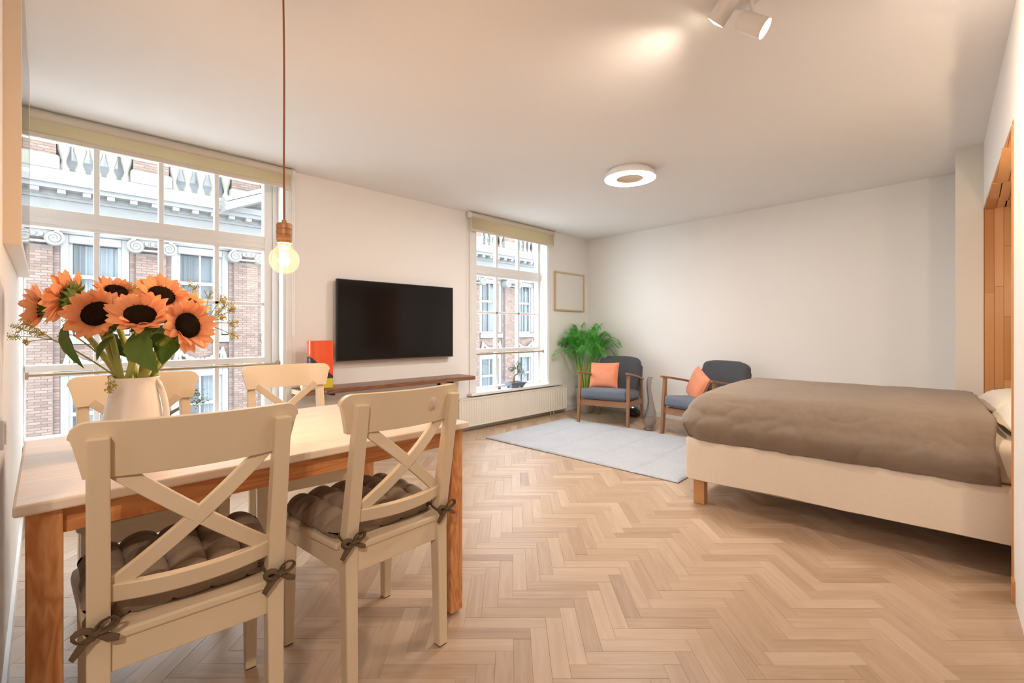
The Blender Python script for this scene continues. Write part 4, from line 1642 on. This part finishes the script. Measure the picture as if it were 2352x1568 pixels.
def make_armchair(label):
    """faces +y"""
    t = empty('armchair', (0, 0, 0), 0, label, 'armchair', 'grey armchairs with walnut frames')
    for sx in (-1, 1):
        M().loft([(sx * 0.290, 0.325, 0.0, 0.028, 0.036), (sx * 0.288, 0.300, 0.33, 0.034, 0.046), (sx * 0.286, 0.282, 0.592, 0.030, 0.036)]).build('leg', walnut_z, t, bevel=0.004)
        M().loft([(sx * 0.275, -0.335, 0.0, 0.028, 0.034), (sx * 0.280, -0.285, 0.30, 0.032, 0.05), (sx * 0.284, -0.245, 0.512, 0.028, 0.036)]).build('leg', walnut_z, t, bevel=0.004)
        m = M()
        m.slab(lambda u, v: (sx * 0.287 + (v - 0.5) * 0.05 * (0.7 + 0.3 * math.sin(PI * min(1, u * 1.2))), -0.30 + 0.64 * u, 0.502 + 0.113 * u + 0.006 * math.sin(u * PI)),
               lambda u, v: (sx * 0.287 + (v - 0.5) * 0.05 * (0.7 + 0.3 * math.sin(PI * min(1, u * 1.2))), -0.30 + 0.64 * u, 0.480 + 0.113 * u + 0.006 * math.sin(u * PI)), 12, 2)
        m.build('armrest', walnut_y, t, smooth=True, bevel=0.005)
        M().bar((sx * 0.283, 0.29, 0.248), (sx * 0.279, -0.27, 0.225), 0.022, 0.06).build('side_rail', walnut_y, t, bevel=0.003)
    M().box((-0.275, 0.288, 0.216), (0.275, 0.310, 0.285)).build('front_rail', walnut_y, t, bevel=0.003)
    M().box((-0.27, -0.285, 0.200), (0.27, -0.263, 0.250)).build('rear_rail', walnut_y, t, bevel=0.003)
    s = soft_block(0.535, 0.60, 0.115, 0.035)
    s.xform(Matrix.Translation((0, 0.035, 0.330)) @ Matrix.Rotation(R(5), 4, 'X'))
    weld(s.build('seat_cushion', slate, t, smooth=True))
    b = soft_block(0.545, 0.085, 0.50, 0.0415, 16, 0.016)
    # larger rounding of the upper corners
    for i, (x, y, z) in enumerate(b.v):
        if z > 0.16 and abs(x) > 0.17:
            q = Vector((abs(x) - 0.17, z - 0.16))
            if q.length > 0.09:
                q = q.normalized() * (0.09 + (q.length - 0.09) * 0.15)
                b.v[i] = (math.copysign(0.17 + q.x, x), y, 0.16 + q.y)
    b.xform(Matrix.Translation((0, -0.285, 0.505)) @ Matrix.Rotation(R(16), 4, 'X'))
    weld(b.build('backrest', charcoal, t, smooth=True))
    return t


def facing(dx, dy):
    return math.atan2(dy, dx) - PI / 2


A1 = (4.665, 3.035)
A2 = (4.700, 1.925)
f1, f2 = facing(-0.965, -0.25), facing(-0.965, 0.22)
ac1 = make_armchair('grey armchair with walnut arms beside the potted palm')
ac1.location = (*A1, 0)
ac1.rotation_euler = (0, 0, f1)
ac2 = dup(ac1, (*A2, 0), f2, 'grey armchair with walnut arms half hidden by the bed')


def throw_cushion(label, seed):
    t = empty('throw_cushion', (0, 0, 0), 0, label, 'cushion', 'orange linen cushions on the armchairs')

    def F(u, v, s):
        x, y = 2 * u - 1, 2 * v - 1
        th = 0.058 * (max(0, 1 - x ** 4) ** 0.55) * (max(0, 1 - y ** 4) ** 0.55)
        th *= 1 + 0.14 * noise.noise(Vector((x * 1.8, y * 1.8, seed)))
        th += 0.004 * noise.noise(Vector((x * 6, y * 6, seed + 3))) * (1 - x ** 2) * (1 - y ** 2)
        pin = 1 - 0.055 * (1 - x * x) * abs(y) ** 3
        pin2 = 1 - 0.055 * (1 - y * y) * abs(x) ** 3
        return (x * 0.190 * pin2, s * th, y * 0.157 * pin + 0.157)
    M().slab(lambda u, v: F(u, v, 1), lambda u, v: F(u, v, -1), 32, 32).build('cover', orange_linen, t, smooth=True)
    sm = M()
    pts = []
    for (xa, ya, xb, yb) in ((-1, -1, 1, -1), (1, -1, 1, 1), (1, 1, -1, 1), (-1, 1, -1, -1)):
        for k in range(16):
            x, y = xa + (xb - xa) * k / 16, ya + (yb - ya) * k / 16
            pts.append(((x * 0.190 * (1 - 0.055 * (1 - y * y) * abs(x) ** 3)), 0, (y * 0.157 * (1 - 0.055 * (1 - x * x) * abs(y) ** 3)) + 0.157))
    sm.tube(pts + [pts[0]], 0.0028, 6)
    sm.build('piping', orange_linen, t, smooth=True)
    return t


def put(o, base, fz, lx_, ly_, lz_, rot):
    """stand an object on an armchair seat: local offsets of the chair"""
    m = Matrix.Translation((*base, 0)) @ Matrix.Rotation(fz, 4, 'Z') @ Matrix.Translation((lx_, ly_, lz_)) @ rot
    o.matrix_world = m
    o.location, q, s = m.decompose()
    o.rotation_euler = q.to_euler()


tc1 = throw_cushion('orange cushion on the armchair beside the palm', 1)
put(tc1, A1, f1, 0.115, -0.020, 0.384, Matrix.Rotation(R(14), 4, 'X') @ Matrix.Rotation(R(-9), 4, 'Z'))
tc2 = dup(tc1, (0, 0, 0), 0, 'orange cushion on the armchair half hidden by the bed')
put(tc2, A2, f2, 0.155, 0.03, 0.362, Matrix.Rotation(R(-32), 4, 'Z') @ Matrix.Rotation(R(18), 4, 'X') @ Matrix.Rotation(R(-17), 4, 'Y'))

# ------------------------------------------------------------------ potted palm
palm = empty('potted_palm', (4.93, 3.60, 0), 0, 'tall bushy green palm in a ribbed pot in the room corner', 'plant')
pot_m = plain('grey_bronze_pot', (0.44, 0.43, 0.35), 0.3, 0.5, metal=0.3)
pm = M()
NP, NZP = 72, 30


def potf(u, v):
    a = 2 * PI * u
    r = 0.090 + 0.062 * v ** 0.8
    rid = 0.0028 * math.sin(36 * a / 2 + v * 14) if 0.04 < v < 0.95 else 0
    r += rid
    return (r * math.cos(a), r * math.sin(a), 0.004 + 0.32 * v)


pm.sheet(potf, 216, NZP)
pm.lathe([(0.0, 0.0), (0.086, 0.0), (0.090, 0.004)], 72)
pm.lathe([(0.152, 0.324), (0.157, 0.330), (0.150, 0.334), (0.146, 0.30), (0.0, 0.295)], 72)
pm.build('pot', pot_m, palm, smooth=True)
M().lathe([(0.146, 0.302), (0.08, 0.308), (0.0, 0.312)], 30).build('soil', plain('potting_soil', (0.06, 0.04, 0.025), 0.95, bump=0.6), palm)
rngp = random.Random(4)
NF = 42
for k in range(NF):
    az = 2.39996 * k + rngp.uniform(-0.3, 0.3)
    ring = math.sqrt((k + 0.5) / NF)
    b = Vector((math.cos(az) * 0.055 * ring, math.sin(az) * 0.055 * ring, 0.30))
    h = rngp.uniform(0.74, 0.98) - 0.16 * ring
    spread = 0.10 + 0.31 * ring * rngp.uniform(0.75, 1.15)
    drop = 0.02 + 0.17 * ring * rngp.uniform(0.6, 1.2)
    dirv = Vector((math.cos(az), math.sin(az), 0))
    # keep fronds off the two walls
    lim = 1.0
    tipx, tipy = 4.93 + dirv.x * spread, 3.60 + dirv.y * spread
    if tipx > 5.28:
        lim = min(lim, (5.26 - 4.93) / max(1e-3, dirv.x * spread))
    if tipy > 3.86:
        lim = min(lim, (3.83 - 3.60) / max(1e-3, dirv.y * spread))
    spread *= max(0.3, lim)
    knee = b + dirv * (0.05 + 0.10 * spread) + Vector((0, 0, 0.40 * h / 0.9))
    top = b + dirv * spread * 0.5 + Vector((0, 0, h))
    end = b + dirv * spread + Vector((0, 0, h - drop))
    st = bez(b, b.lerp(knee, 0.6), knee, 5)
    M().tube(st, [0.0068, 0.0065, 0.006, 0.005, 0.0045, 0.004], 7).build('stem', cane_green, palm, smooth=True)
    ra = bez(knee, top, end, 24)
    fm = M()
    fm.tube(ra, [0.0032 * (1 - 0.8 * i / 24) for i in range(25)], 5)
    for i in range(4, 25):
        p = ra[i]
        tg_ = (ra[min(24, i + 1)] - ra[i - 1]).normalized()
        sd = tg_.cross(UP)
        sd = sd.normalized() if sd.length > 0.05 else Vector((-dirv.y, dirv.x, 0))
        ln = (0.19 * math.sin(PI * (0.22 + 0.70 * (i - 4) / 20)) + 0.02) * rngp.uniform(0.8, 1.1)
        for s in (-1, 1):
            d1 = (sd * s * 0.75 + tg_ * 0.75 + UP * 0.18).normalized()
            mid = p + d1 * ln * 0.55
            d2 = (d1 + Vector((0, 0, -0.6))).normalized()
            tip = mid + d2 * ln * 0.5
            for q_ in (mid, tip):
                q_.x = min(q_.x, 5.30 - 4.93)
                q_.y = min(q_.y, 3.86 - 3.60)
            wv = d1.cross(UP).normalized() * 0.0052
            fm.add([p - wv * 0.3, p + wv * 0.3, mid + wv, mid - wv, tip], [(0, 1, 2, 3), (3, 2, 4)])
    fm.v = [(min(q[0], 5.30 - 4.93), min(q[1], 3.862 - 3.60), q[2]) for q in fm.v]
    fm.build('frond', palm_green, palm, smooth=True)

# ------------------------------------------------------------------ glass floor vase
gv_m = bpy.data.materials.new('smoky_glass')
gv_m.use_nodes = True
gp = gv_m.node_tree.nodes['Principled BSDF']
gp.inputs['Base Color'].default_value = (0.76, 0.74, 0.72, 1)
gp.inputs['Roughness'].default_value = 0.03
gp.inputs['Transmission Weight'].default_value = 0.94
gp.inputs['IOR'].default_value = 1.45
vz = empty('glass_vase', (4.545, 2.475, 0), R(45), 'tall twisted smoky glass vase on the floor between the armchairs', 'vase')
prof = [(0.052, 0.0), (0.056, 0.012), (0.04, 0.028), (0.046, 0.036), (0.068, 0.06), (0.077, 0.095), (0.074, 0.13), (0.060, 0.18), (0.045, 0.24), (0.034, 0.31), (0.028, 0.38), (0.026, 0.44), (0.028, 0.50), (0.030, 0.55), (0.026, 0.575)]
nv = 22
cs = []
vs, fs = [], []
vdir = RT
for i, (r, z) in enumerate(prof):
    sway = 0.018 * math.sin((z - 0.1) / 0.48 * 5.2) * min(1, z / 0.2) + (0.022 * ((z - 0.42) / 0.15) ** 2 if z > 0.42 else 0)
    c_, s_2 = math.cos(-R(45)), math.sin(-R(45))
    off = Vector((vdir.x * c_ - vdir.y * s_2, vdir.x * s_2 + vdir.y * c_, 0)) * sway
    for k in range(nv):
        a = 2 * PI * k / nv
        rr = r * (1 + (0.03 * math.sin(5 * a + z * 30)))
        vs.append((off.x + rr * math.cos(a), off.y + rr * math.sin(a), z))
for i in range(len(prof) - 1):
    for k in range(nv):
        a, b = i * nv + k, i * nv + (k + 1) % nv
        fs.append((a, b, b + nv, a + nv))
fs.append(tuple(range(nv - 1, -1, -1)))
vm = M().add(vs, fs).build('body', gv_m, vz, smooth=True)
sol = vm.modifiers.new('wall', 'SOLIDIFY')
sol.thickness = 0.006
sub = vm.modifiers.new('smooth', 'SUBSURF')
sub.levels = sub.render_levels = 1

# small black gadget on the floor behind the armchair
gd = empty('floor_gadget', (5.12, 3.02, 0), R(30), 'small black dome gadget with cable loops on the floor under the palm-side armchair', 'gadget')
M().lathe([(0.09, 0.02), (0.095, 0.035), (0.085, 0.07), (0.055, 0.1), (0.0, 0.108)], 28, cap0=True).build('dome', black_metal, gd, smooth=True)
for k in range(4):
    a = k * PI / 2 + 0.5
    M().lathe([(0.016, 0), (0.02, 0.01), (0.016, 0.022)], 12, c=(0.075 * math.cos(a), 0.075 * math.sin(a), 0), cap0=True, cap1=True).build('foot', black_metal, gd, smooth=True)
for sx in (-1, 1):
    lp = [(sx * (0.07 + 0.045 * math.sin(i / 16 * PI)), -0.03 + 0.05 * math.sin(i / 16 * 2 * PI), 0.06 + 0.045 * math.cos(i / 16 * 2 * PI)) for i in range(17)]
    M().tube(lp, 0.003, 6).build('cable_loop', black_metal, gd, smooth=True)
M().lathe([(0.012, 0.104), (0.010, 0.112), (0.0, 0.113)], 14).build('indicator_light', emit('blue_light', (0.3, 0.45, 1.0), 3.0), gd, smooth=True)

# ------------------------------------------------------------------ bed
BE1 = Vector((0.0756, -0.997, 0)).normalized()
BRZ = math.atan2(BE1.y, BE1.x)        # local +x runs to the head, local +y runs across to the far side
bed = empty('bed', (2.775, 1.275, 0), BRZ, 'double bed with oatmeal linen base and wooden legs, head inside the alcove', 'bed')
BW, BLN = 1.46, 2.08


def base_side(u, v):
    return None


def rounded_outline(x0, x1, y0, y1, r, n=5, sub=26):
    pts = []
    cs_ = [(x1 - r, y0 + r, -PI / 2), (x1 - r, y1 - r, 0), (x0 + r, y1 - r, PI / 2), (x0 + r, y0 + r, PI)]
    for i, (cx, cy, a0) in enumerate(cs_):
        for k in range(n + 1):
            a = a0 + k / n * PI / 2
            pts.append(Vector((cx + r * math.cos(a), cy + r * math.sin(a))))
        nx = cs_[(i + 1) % 4]
        e = Vector((nx[0] + r * math.cos(nx[2]), nx[1] + r * math.sin(nx[2])))
        s0 = pts[-1]
        m_ = sub if (e - s0).length > 1.6 else 18
        for k in range(1, m_):
            pts.append(s0.lerp(e, k / m_))
    return pts


# y runs to the far side: bed body occupies local y 0..BW (left-handed side check below)
SIDE = 1.0
ol = rounded_outline(0.0, BLN, 0.0, BW, 0.035)
bs = M()
lev = [0.160, 0.164, 0.20, 0.26, 0.32, 0.37, 0.405, 0.412]
npt = len(ol)
for li, z in enumerate(lev):
    for i, p in enumerate(ol):
        q = Vector((p.x, p.y))
        nrm = Vector((q.x - BLN / 2, q.y - BW / 2))
        nn_ = Vector((math.copysign(1, nrm.x) if (p.x < 0.02 or p.x > BLN - 0.02) else 0, math.copysign(1, nrm.y) if (p.y < 0.02 or p.y > BW - 0.02) else 0))
        wv = 0.007 * noise.noise(Vector((p.x * 9, p.y * 9, z * 1.5))) + 0.006 * noise.noise(Vector((p.x * 24, p.y * 24, z * 3)))
        inset = -0.006 if li in (0, len(lev) - 1) else 0
        zz = z + 0.006 * noise.noise(Vector((p.x * 3, p.y * 3, 9)))
        bs.v.append((q.x + nn_.x * (wv + inset), q.y + nn_.y * (wv + inset), zz))
for li in range(len(lev) - 1):
    for i in range(npt):
        a, b = li * npt + i, li * npt + (i + 1) % npt
        bs.f.append((a, b, b + npt, a + npt))
bs.f.append(tuple(range(npt - 1, -1, -1)))
bs.f.append(tuple((len(lev) - 1) * npt + i for i in range(npt)))
bs.build('bed_base', base_cloth, bed, smooth=True)
for x, y in ((0.075, 0.075), (0.075, BW - 0.075), (BLN - 0.1, 0.075), (BLN - 0.1, BW - 0.075)):
    M().box((x - 0.033, y - 0.033, 0.0), (x + 0.033, y + 0.033, 0.165)).build('leg', beech_z, bed, bevel=0.004)
mat_ = soft_block(BLN - 0.06, BW - 0.03, 0.19, 0.05, 18, 0.006)
mat_.xform(Matrix.Translation((BLN / 2 + 0.01, BW / 2, 0.50)))
weld(mat_.build('mattress', sheet_white, bed, smooth=True))

# fitted sheet folds at the head, pillow, and duvet
dv = empty('duvet', (2.775, 1.275, 0), BRZ, 'brown washed-linen duvet spread over the bed', 'duvet')
DL = 1.355


def duvet_pt(u, v):
    """u along the length (foot drop, then to the head), v around: near drop, top, far drop"""
    x0, hb = -0.030, BW / 2 + 0.016
    r, ztop, zbot = 0.165, 0.672, 0.408
    dr = ztop - zbot
    E = 0.0
    # box surface point
    du = u * (DL - x0 + dr)
    if du < dr:
        X, zu = x0, zbot + du
    else:
        X, zu = x0 + du - dr, ztop
    dv_ = v * (2 * hb + 2 * dr)
    if dv_ < dr:
        Y, zv = -hb, zbot + dv_
    elif dv_ > 2 * hb + dr:
        Y, zv = hb, zbot + (2 * hb + 2 * dr - dv_)
    else:
        Y, zv = -hb + dv_ - dr, ztop
    P = Vector((X, Y, min(zu, zv)))
    q = Vector((max(P.x, x0 + r), max(-hb + r, min(hb - r, P.y)), min(P.z, ztop - r)))
    n_ = P - q
    p = q + n_.normalized() * r if n_.length > 1e-6 else P
    n_ = n_.normalized() if n_.length > 1e-6 else UP
    nh = Vector((n_.x, n_.y, 0))
    # filling: sides swell out, hem tucks in, top swells gently
    k = max(0.0, min(1.0, (p.z - zbot) / (ztop - r - zbot + 0.06)))
    swell = 0.030 * math.sin(min(1.0, k) * PI * 0.80 + 0.12) - 0.012 * (1 - k) ** 3
    if n_.z < 0.95:
        p += nh * swell * (1 - n_.z)
    cx, cy = (p.x - x0) / (DL - x0), p.y / hb
    p.z += 0.022 * max(0.0, n_.z) * (1 - cy * cy) + 0.010 * max(0, n_.z)
    al = p.y if abs(n_.x) > abs(n_.y) else p.x
    low = max(0.0, min(1.0, (0.60 - p.z) / 0.19))
    side = max(0.0, 1 - n_.z)
    # gathers above the hem
    g = noise.noise(Vector((al * 15, p.z * 3, 2))) + 0.6 * noise.noise(Vector((al * 34 + p.z * 8, p.z * 5, 4)))
    p += nh * (0.010 * low * side * g)
    # creases
    w1 = noise.noise(Vector((p.x * 2.3, p.y * 4.5, 1)))
    w2 = noise.noise(Vector((p.x * 6 + 3 * w1, p.y * 13, 6)))
    w3 = noise.noise(Vector((p.x * 17 + 2 * w1, p.y * 30, p.z * 20)))
    p += n_ * (0.006 * w1 + 0.0038 * w2 + 0.0022 * w3)
    dg = abs(noise.noise(Vector((p.x * 5 - p.z * 4, p.z * 7 + p.x * 2, p.y * 3 + 5))))
    p -= n_ * (0.006 * max(0.0, 1 - dg / 0.10) * side)
    if cx > 0.93:
        p.x += 0.016 * (cx - 0.93) / 0.07 * noise.noise(Vector((p.y * 4, p.z * 6, 7)))
    if low > 0.93:
        p.z += 0.006 * noise.noise(Vector((al * 6, 2, 12)))
    return Vector((p.x, BW / 2 + p.y, p.z))


dvm = M()
dvm.sheet(duvet_pt, 150, 180)
do = dvm.build('cover', duvet, dv, smooth=True)
sl = do.modifiers.new('thick', 'SOLIDIFY')
sl.thickness = 0.012
sl.offset = -1

pil = soft_block(0.50, 0.68, 0.15, 0.07, 16, 0.02)
for i, (x, y, z) in enumerate(pil.v):
    k = max(abs(x) / 0.23, abs(y) / 0.33)
    pil.v[i] = (x, y, z * (1 - 0.5 * k ** 4) + 0.006 * noise.noise(Vector((x * 8, y * 8, 2))))
po = empty('pillow', (2.775, 1.275, 0), BRZ, 'cream pillow at the near side of the bed head in the alcove', 'pillow')
pil.xform(Matrix.Translation((1.655, 0.375, 0.64)))
weld(pil.build('case', sheet_white, po, smooth=True))
po2 = dup(po, po.location, BRZ, 'cream pillow at the far side of the bed head by the wood panel')
po2.children[0].location = (0, 0.71, 0)
sheetm = M()


def sheet_pt(u, v):
    x = 1.30 + 0.74 * u
    y = -0.012 + (BW + 0.024) * v
    k = min(v, 1 - v) * (BW) / 0.10
    z = 0.600 - (0.19 * (1 - math.sqrt(max(0, 1 - (1 - min(1, k)) ** 2))))
    z += 0.004 * noise.noise(Vector((x * 12, y * 6, 0)))
    yy = y - 0.006 * (1 if v < 0.5 else -1) * noise.noise(Vector((x * 9, z * 14, 1))) * (1 if k < 1 else 0)
    return (x, yy, z)


# reading lamp fixed to the near cheek of the alcove, beside the bed head
rd = empty('reading_lamp', (NX0 + 0.022, -0.30, 1.36), 0, 'small white reading lamp inside the alcove beside the bed head', 'lamp')
b0 = M().lathe([(0.0, 0.0), (0.035, 0.0), (0.035, 0.012), (0.0, 0.014)], 24)
b0.xform(Matrix.Rotation(PI / 2, 4, 'Y'))
b0.build('base', spot_m, rd, smooth=True)
M().tube([(0.01, 0, 0), (0.06, 0, 0.005), (0.10, 0, 0.03)], 0.006, 10).build('arm', spot_m, rd, smooth=True)
b0 = M().lathe([(0.020, -0.03), (0.045, 0.05), (0.044, 0.05), (0.019, -0.029)], 28)
b0.xform(Matrix.Translation((0.125, 0, 0.04)) @ Matrix.Rotation(R(90), 4, 'Y'))
b0.build('shade', spot_m, rd, smooth=True)
b0 = M()
b0.lathe([(0.0, -0.02), (0.014, -0.014), (0.02, 0.0), (0.014, 0.014), (0.0, 0.02)], 16, c=(0.14, 0, 0.04))
b0.build('bulb', emit('reading_bulb', (1.0, 0.82, 0.6), 20.0), rd, smooth=True)
lamp('POINT', 'reading_light', (NX0 + 0.022 + 0.19, -0.30, 1.40), READ, (1.0, 0.76, 0.50), shadow_soft_size=0.03)

# ------------------------------------------------------------------ bonsai trees and sill things
def bonsai(loc, rz, label, glaze, h, pts, pads, seed):
    rng = random.Random(seed)
    t = empty('bonsai', loc, rz, label, 'plant', 'bonsai trees on the window sills')
    m = M()
    m.add([(x * s, y * s2, z) for z, s, s2 in ((0.014, 0.088, 0.062), (0.052, 0.108, 0.078), (0.060, 0.120, 0.090), (0.066, 0.120, 0.090), (0.066, 0.108, 0.078), (0.056, 0.104, 0.074)) for x, y in ((-1, -1), (1, -1), (1, 1), (-1, 1))],
          [(3, 2, 1, 0)] + [(i * 4 + k, i * 4 + (k + 1) % 4, (i + 1) * 4 + (k + 1) % 4, (i + 1) * 4 + k) for i in range(5) for k in range(4)])
    m.build('pot', glaze, t, bevel=0.003)
    for sx in (-1, 1):
        for sy in (-1, 1):
            M().loft([(sx * 0.070, sy * 0.046, 0.0, 0.026, 0.022), (sx * 0.068, sy * 0.044, 0.016, 0.036, 0.03)]).build('foot', glaze, t, bevel=0.002)
    M().sheet(lambda u, v: ((u - 0.5) * 0.206, (v - 0.5) * 0.146, 0.058 + 0.008 * math.sin(u * PI) * math.sin(v * PI)), 8, 8).build('soil', plain('bonsai_soil', (0.07, 0.055, 0.04), 0.95, bump=0.6), t, smooth=True)
    tr = M()
    n = len(pts)
    dense = []
    for i in range(n - 1):
        a, b = Vector(pts[i]), Vector(pts[i + 1])
        for k in range(4):
            dense.append(a.lerp(b, k / 4))
    dense.append(Vector(pts[-1]))
    sm = [sum((dense[max(0, min(len(dense) - 1, i + d))] for d in (-1, 0, 1)), Vector()) / 3 for i in range(len(dense))]
    tr.tube(sm, [0.017 * (1 - 0.75 * (i / (len(sm) - 1)) ** 0.8) for i in range(len(sm))], 9)
    for c, r in pads:
        c = Vector(c)
        near = min(sm, key=lambda q: (q - c).length)
        tr.tube(bez(near, near.lerp(c, 0.5) + Vector((0, 0, -0.005)), c, 4), [0.006, 0.005, 0.004, 0.003, 0.002], 6)
        for k in range(5):
            e = c + Vector((rng.uniform(-1, 1), rng.uniform(-1, 1), rng.uniform(-0.5, 0.7))) * r
            tr.tube([c, e], [0.002, 0.001], 5)
    tr.build('trunk', plain('bonsai_bark', (0.25, 0.19, 0.14), 0.9, bump=0.8, bscale=40), t, smooth=True)
    for c, r in pads:
        f = M()
        c = Vector(c)
        for k in range(int(2600 * r)):
            p = c + Vector((rng.gauss(0, 0.5), rng.gauss(0, 0.45), rng.gauss(0, 0.38))) * r
            d = Vector((rng.uniform(-1, 1), rng.uniform(-1, 1), rng.uniform(-0.3, 1))).normalized()
            s = d.orthogonal().normalized()
            l_, w_ = 0.013, 0.0045
            f.add([p, p + d * l_ * 0.5 + s * w_, p + d * l_, p + d * l_ * 0.5 - s * w_], [(0, 1, 2, 3)])
        f.build('foliage', plain('bonsai_leaf', (0.075, 0.135, 0.065), 0.45, var=0.35, vscale=50), t)
    return t


blue_glaze = plain('blue_grey_glaze', (0.13, 0.16, 0.23), 0.12, coat=0.6)
dark_glaze = plain('dark_glaze', (0.03, 0.035, 0.045), 0.12, coat=0.5)
bonsai((3.862, 3.865, 0.4005), R(-45 + 38), 'little bonsai in a blue-grey pot on the narrow window sill above the radiator', blue_glaze, 0.3,
       [(-0.03, 0, 0.055), (-0.015, 0, 0.085), (-0.015, 0, 0.12), (0.0, 0, 0.145), (0.045, 0.0, 0.155), (0.05, 0, 0.19), (0.035, 0, 0.225)],
       [((-0.05, 0.0, 0.215), 0.055), ((0.0, 0.0, 0.225), 0.05), ((0.045, 0.0, 0.245), 0.062), ((0.05, 0, 0.285), 0.05), ((0.075, 0.01, 0.185), 0.045), ((0.125, 0.0, 0.168), 0.048)], 31)
bonsai((0.575, 3.925, 0.4005), R(8), 'bonsai in a dark pot on the wide window sill behind a chair back', dark_glaze, 0.3,
       [(-0.06, 0, 0.055), (-0.06, 0, 0.10), (-0.01, 0, 0.125), (0.04, 0.0, 0.15), (0.03, 0, 0.2), (0.05, 0, 0.25)],
       [((-0.05, 0.0, 0.28), 0.055), ((0.04, 0.0, 0.30), 0.06), ((0.13, 0.0, 0.17), 0.05), ((0.10, 0, 0.23), 0.045)], 32)
tl_ = empty('tealight_holder', (3.585, 3.845, 0.4005), R(20), 'tiny glass tealight holder on the narrow window sill beside the bonsai', 'candle holder')
M().lathe([(0.018, 0.0), (0.021, 0.003), (0.021, 0.034), (0.019, 0.034), (0.018, 0.006), (0.0, 0.005)], 18, cap0=True).build('glass_cup', thin_glass('cup_glass', (0.75, 0.77, 0.8), 0.12), tl_, smooth=True)
M().lathe([(0.017, 0.006), (0.017, 0.018), (0.0, 0.018)], 16).build('candle', plain('dark_wax', (0.05, 0.05, 0.06), 0.5), tl_, smooth=True)
trn = M()
trn.slab(lambda u, v: ((u - 0.5) * 0.17 + 0.012 * (v - 0.5) * 0, (v - 0.5) * 0.05, 0.014 + 0.003 * math.sin(u * 9)), lambda u, v: ((u - 0.5) * 0.15, (v - 0.5) * 0.04, 0.0), 12, 3)
tag(trn.build('dish', sill_white, None, smooth=True, bevel=0.002, loc=(4.50, 3.835, 0.4005)), 'small white dish at the end of the narrow window sill near the palm', 'dish')
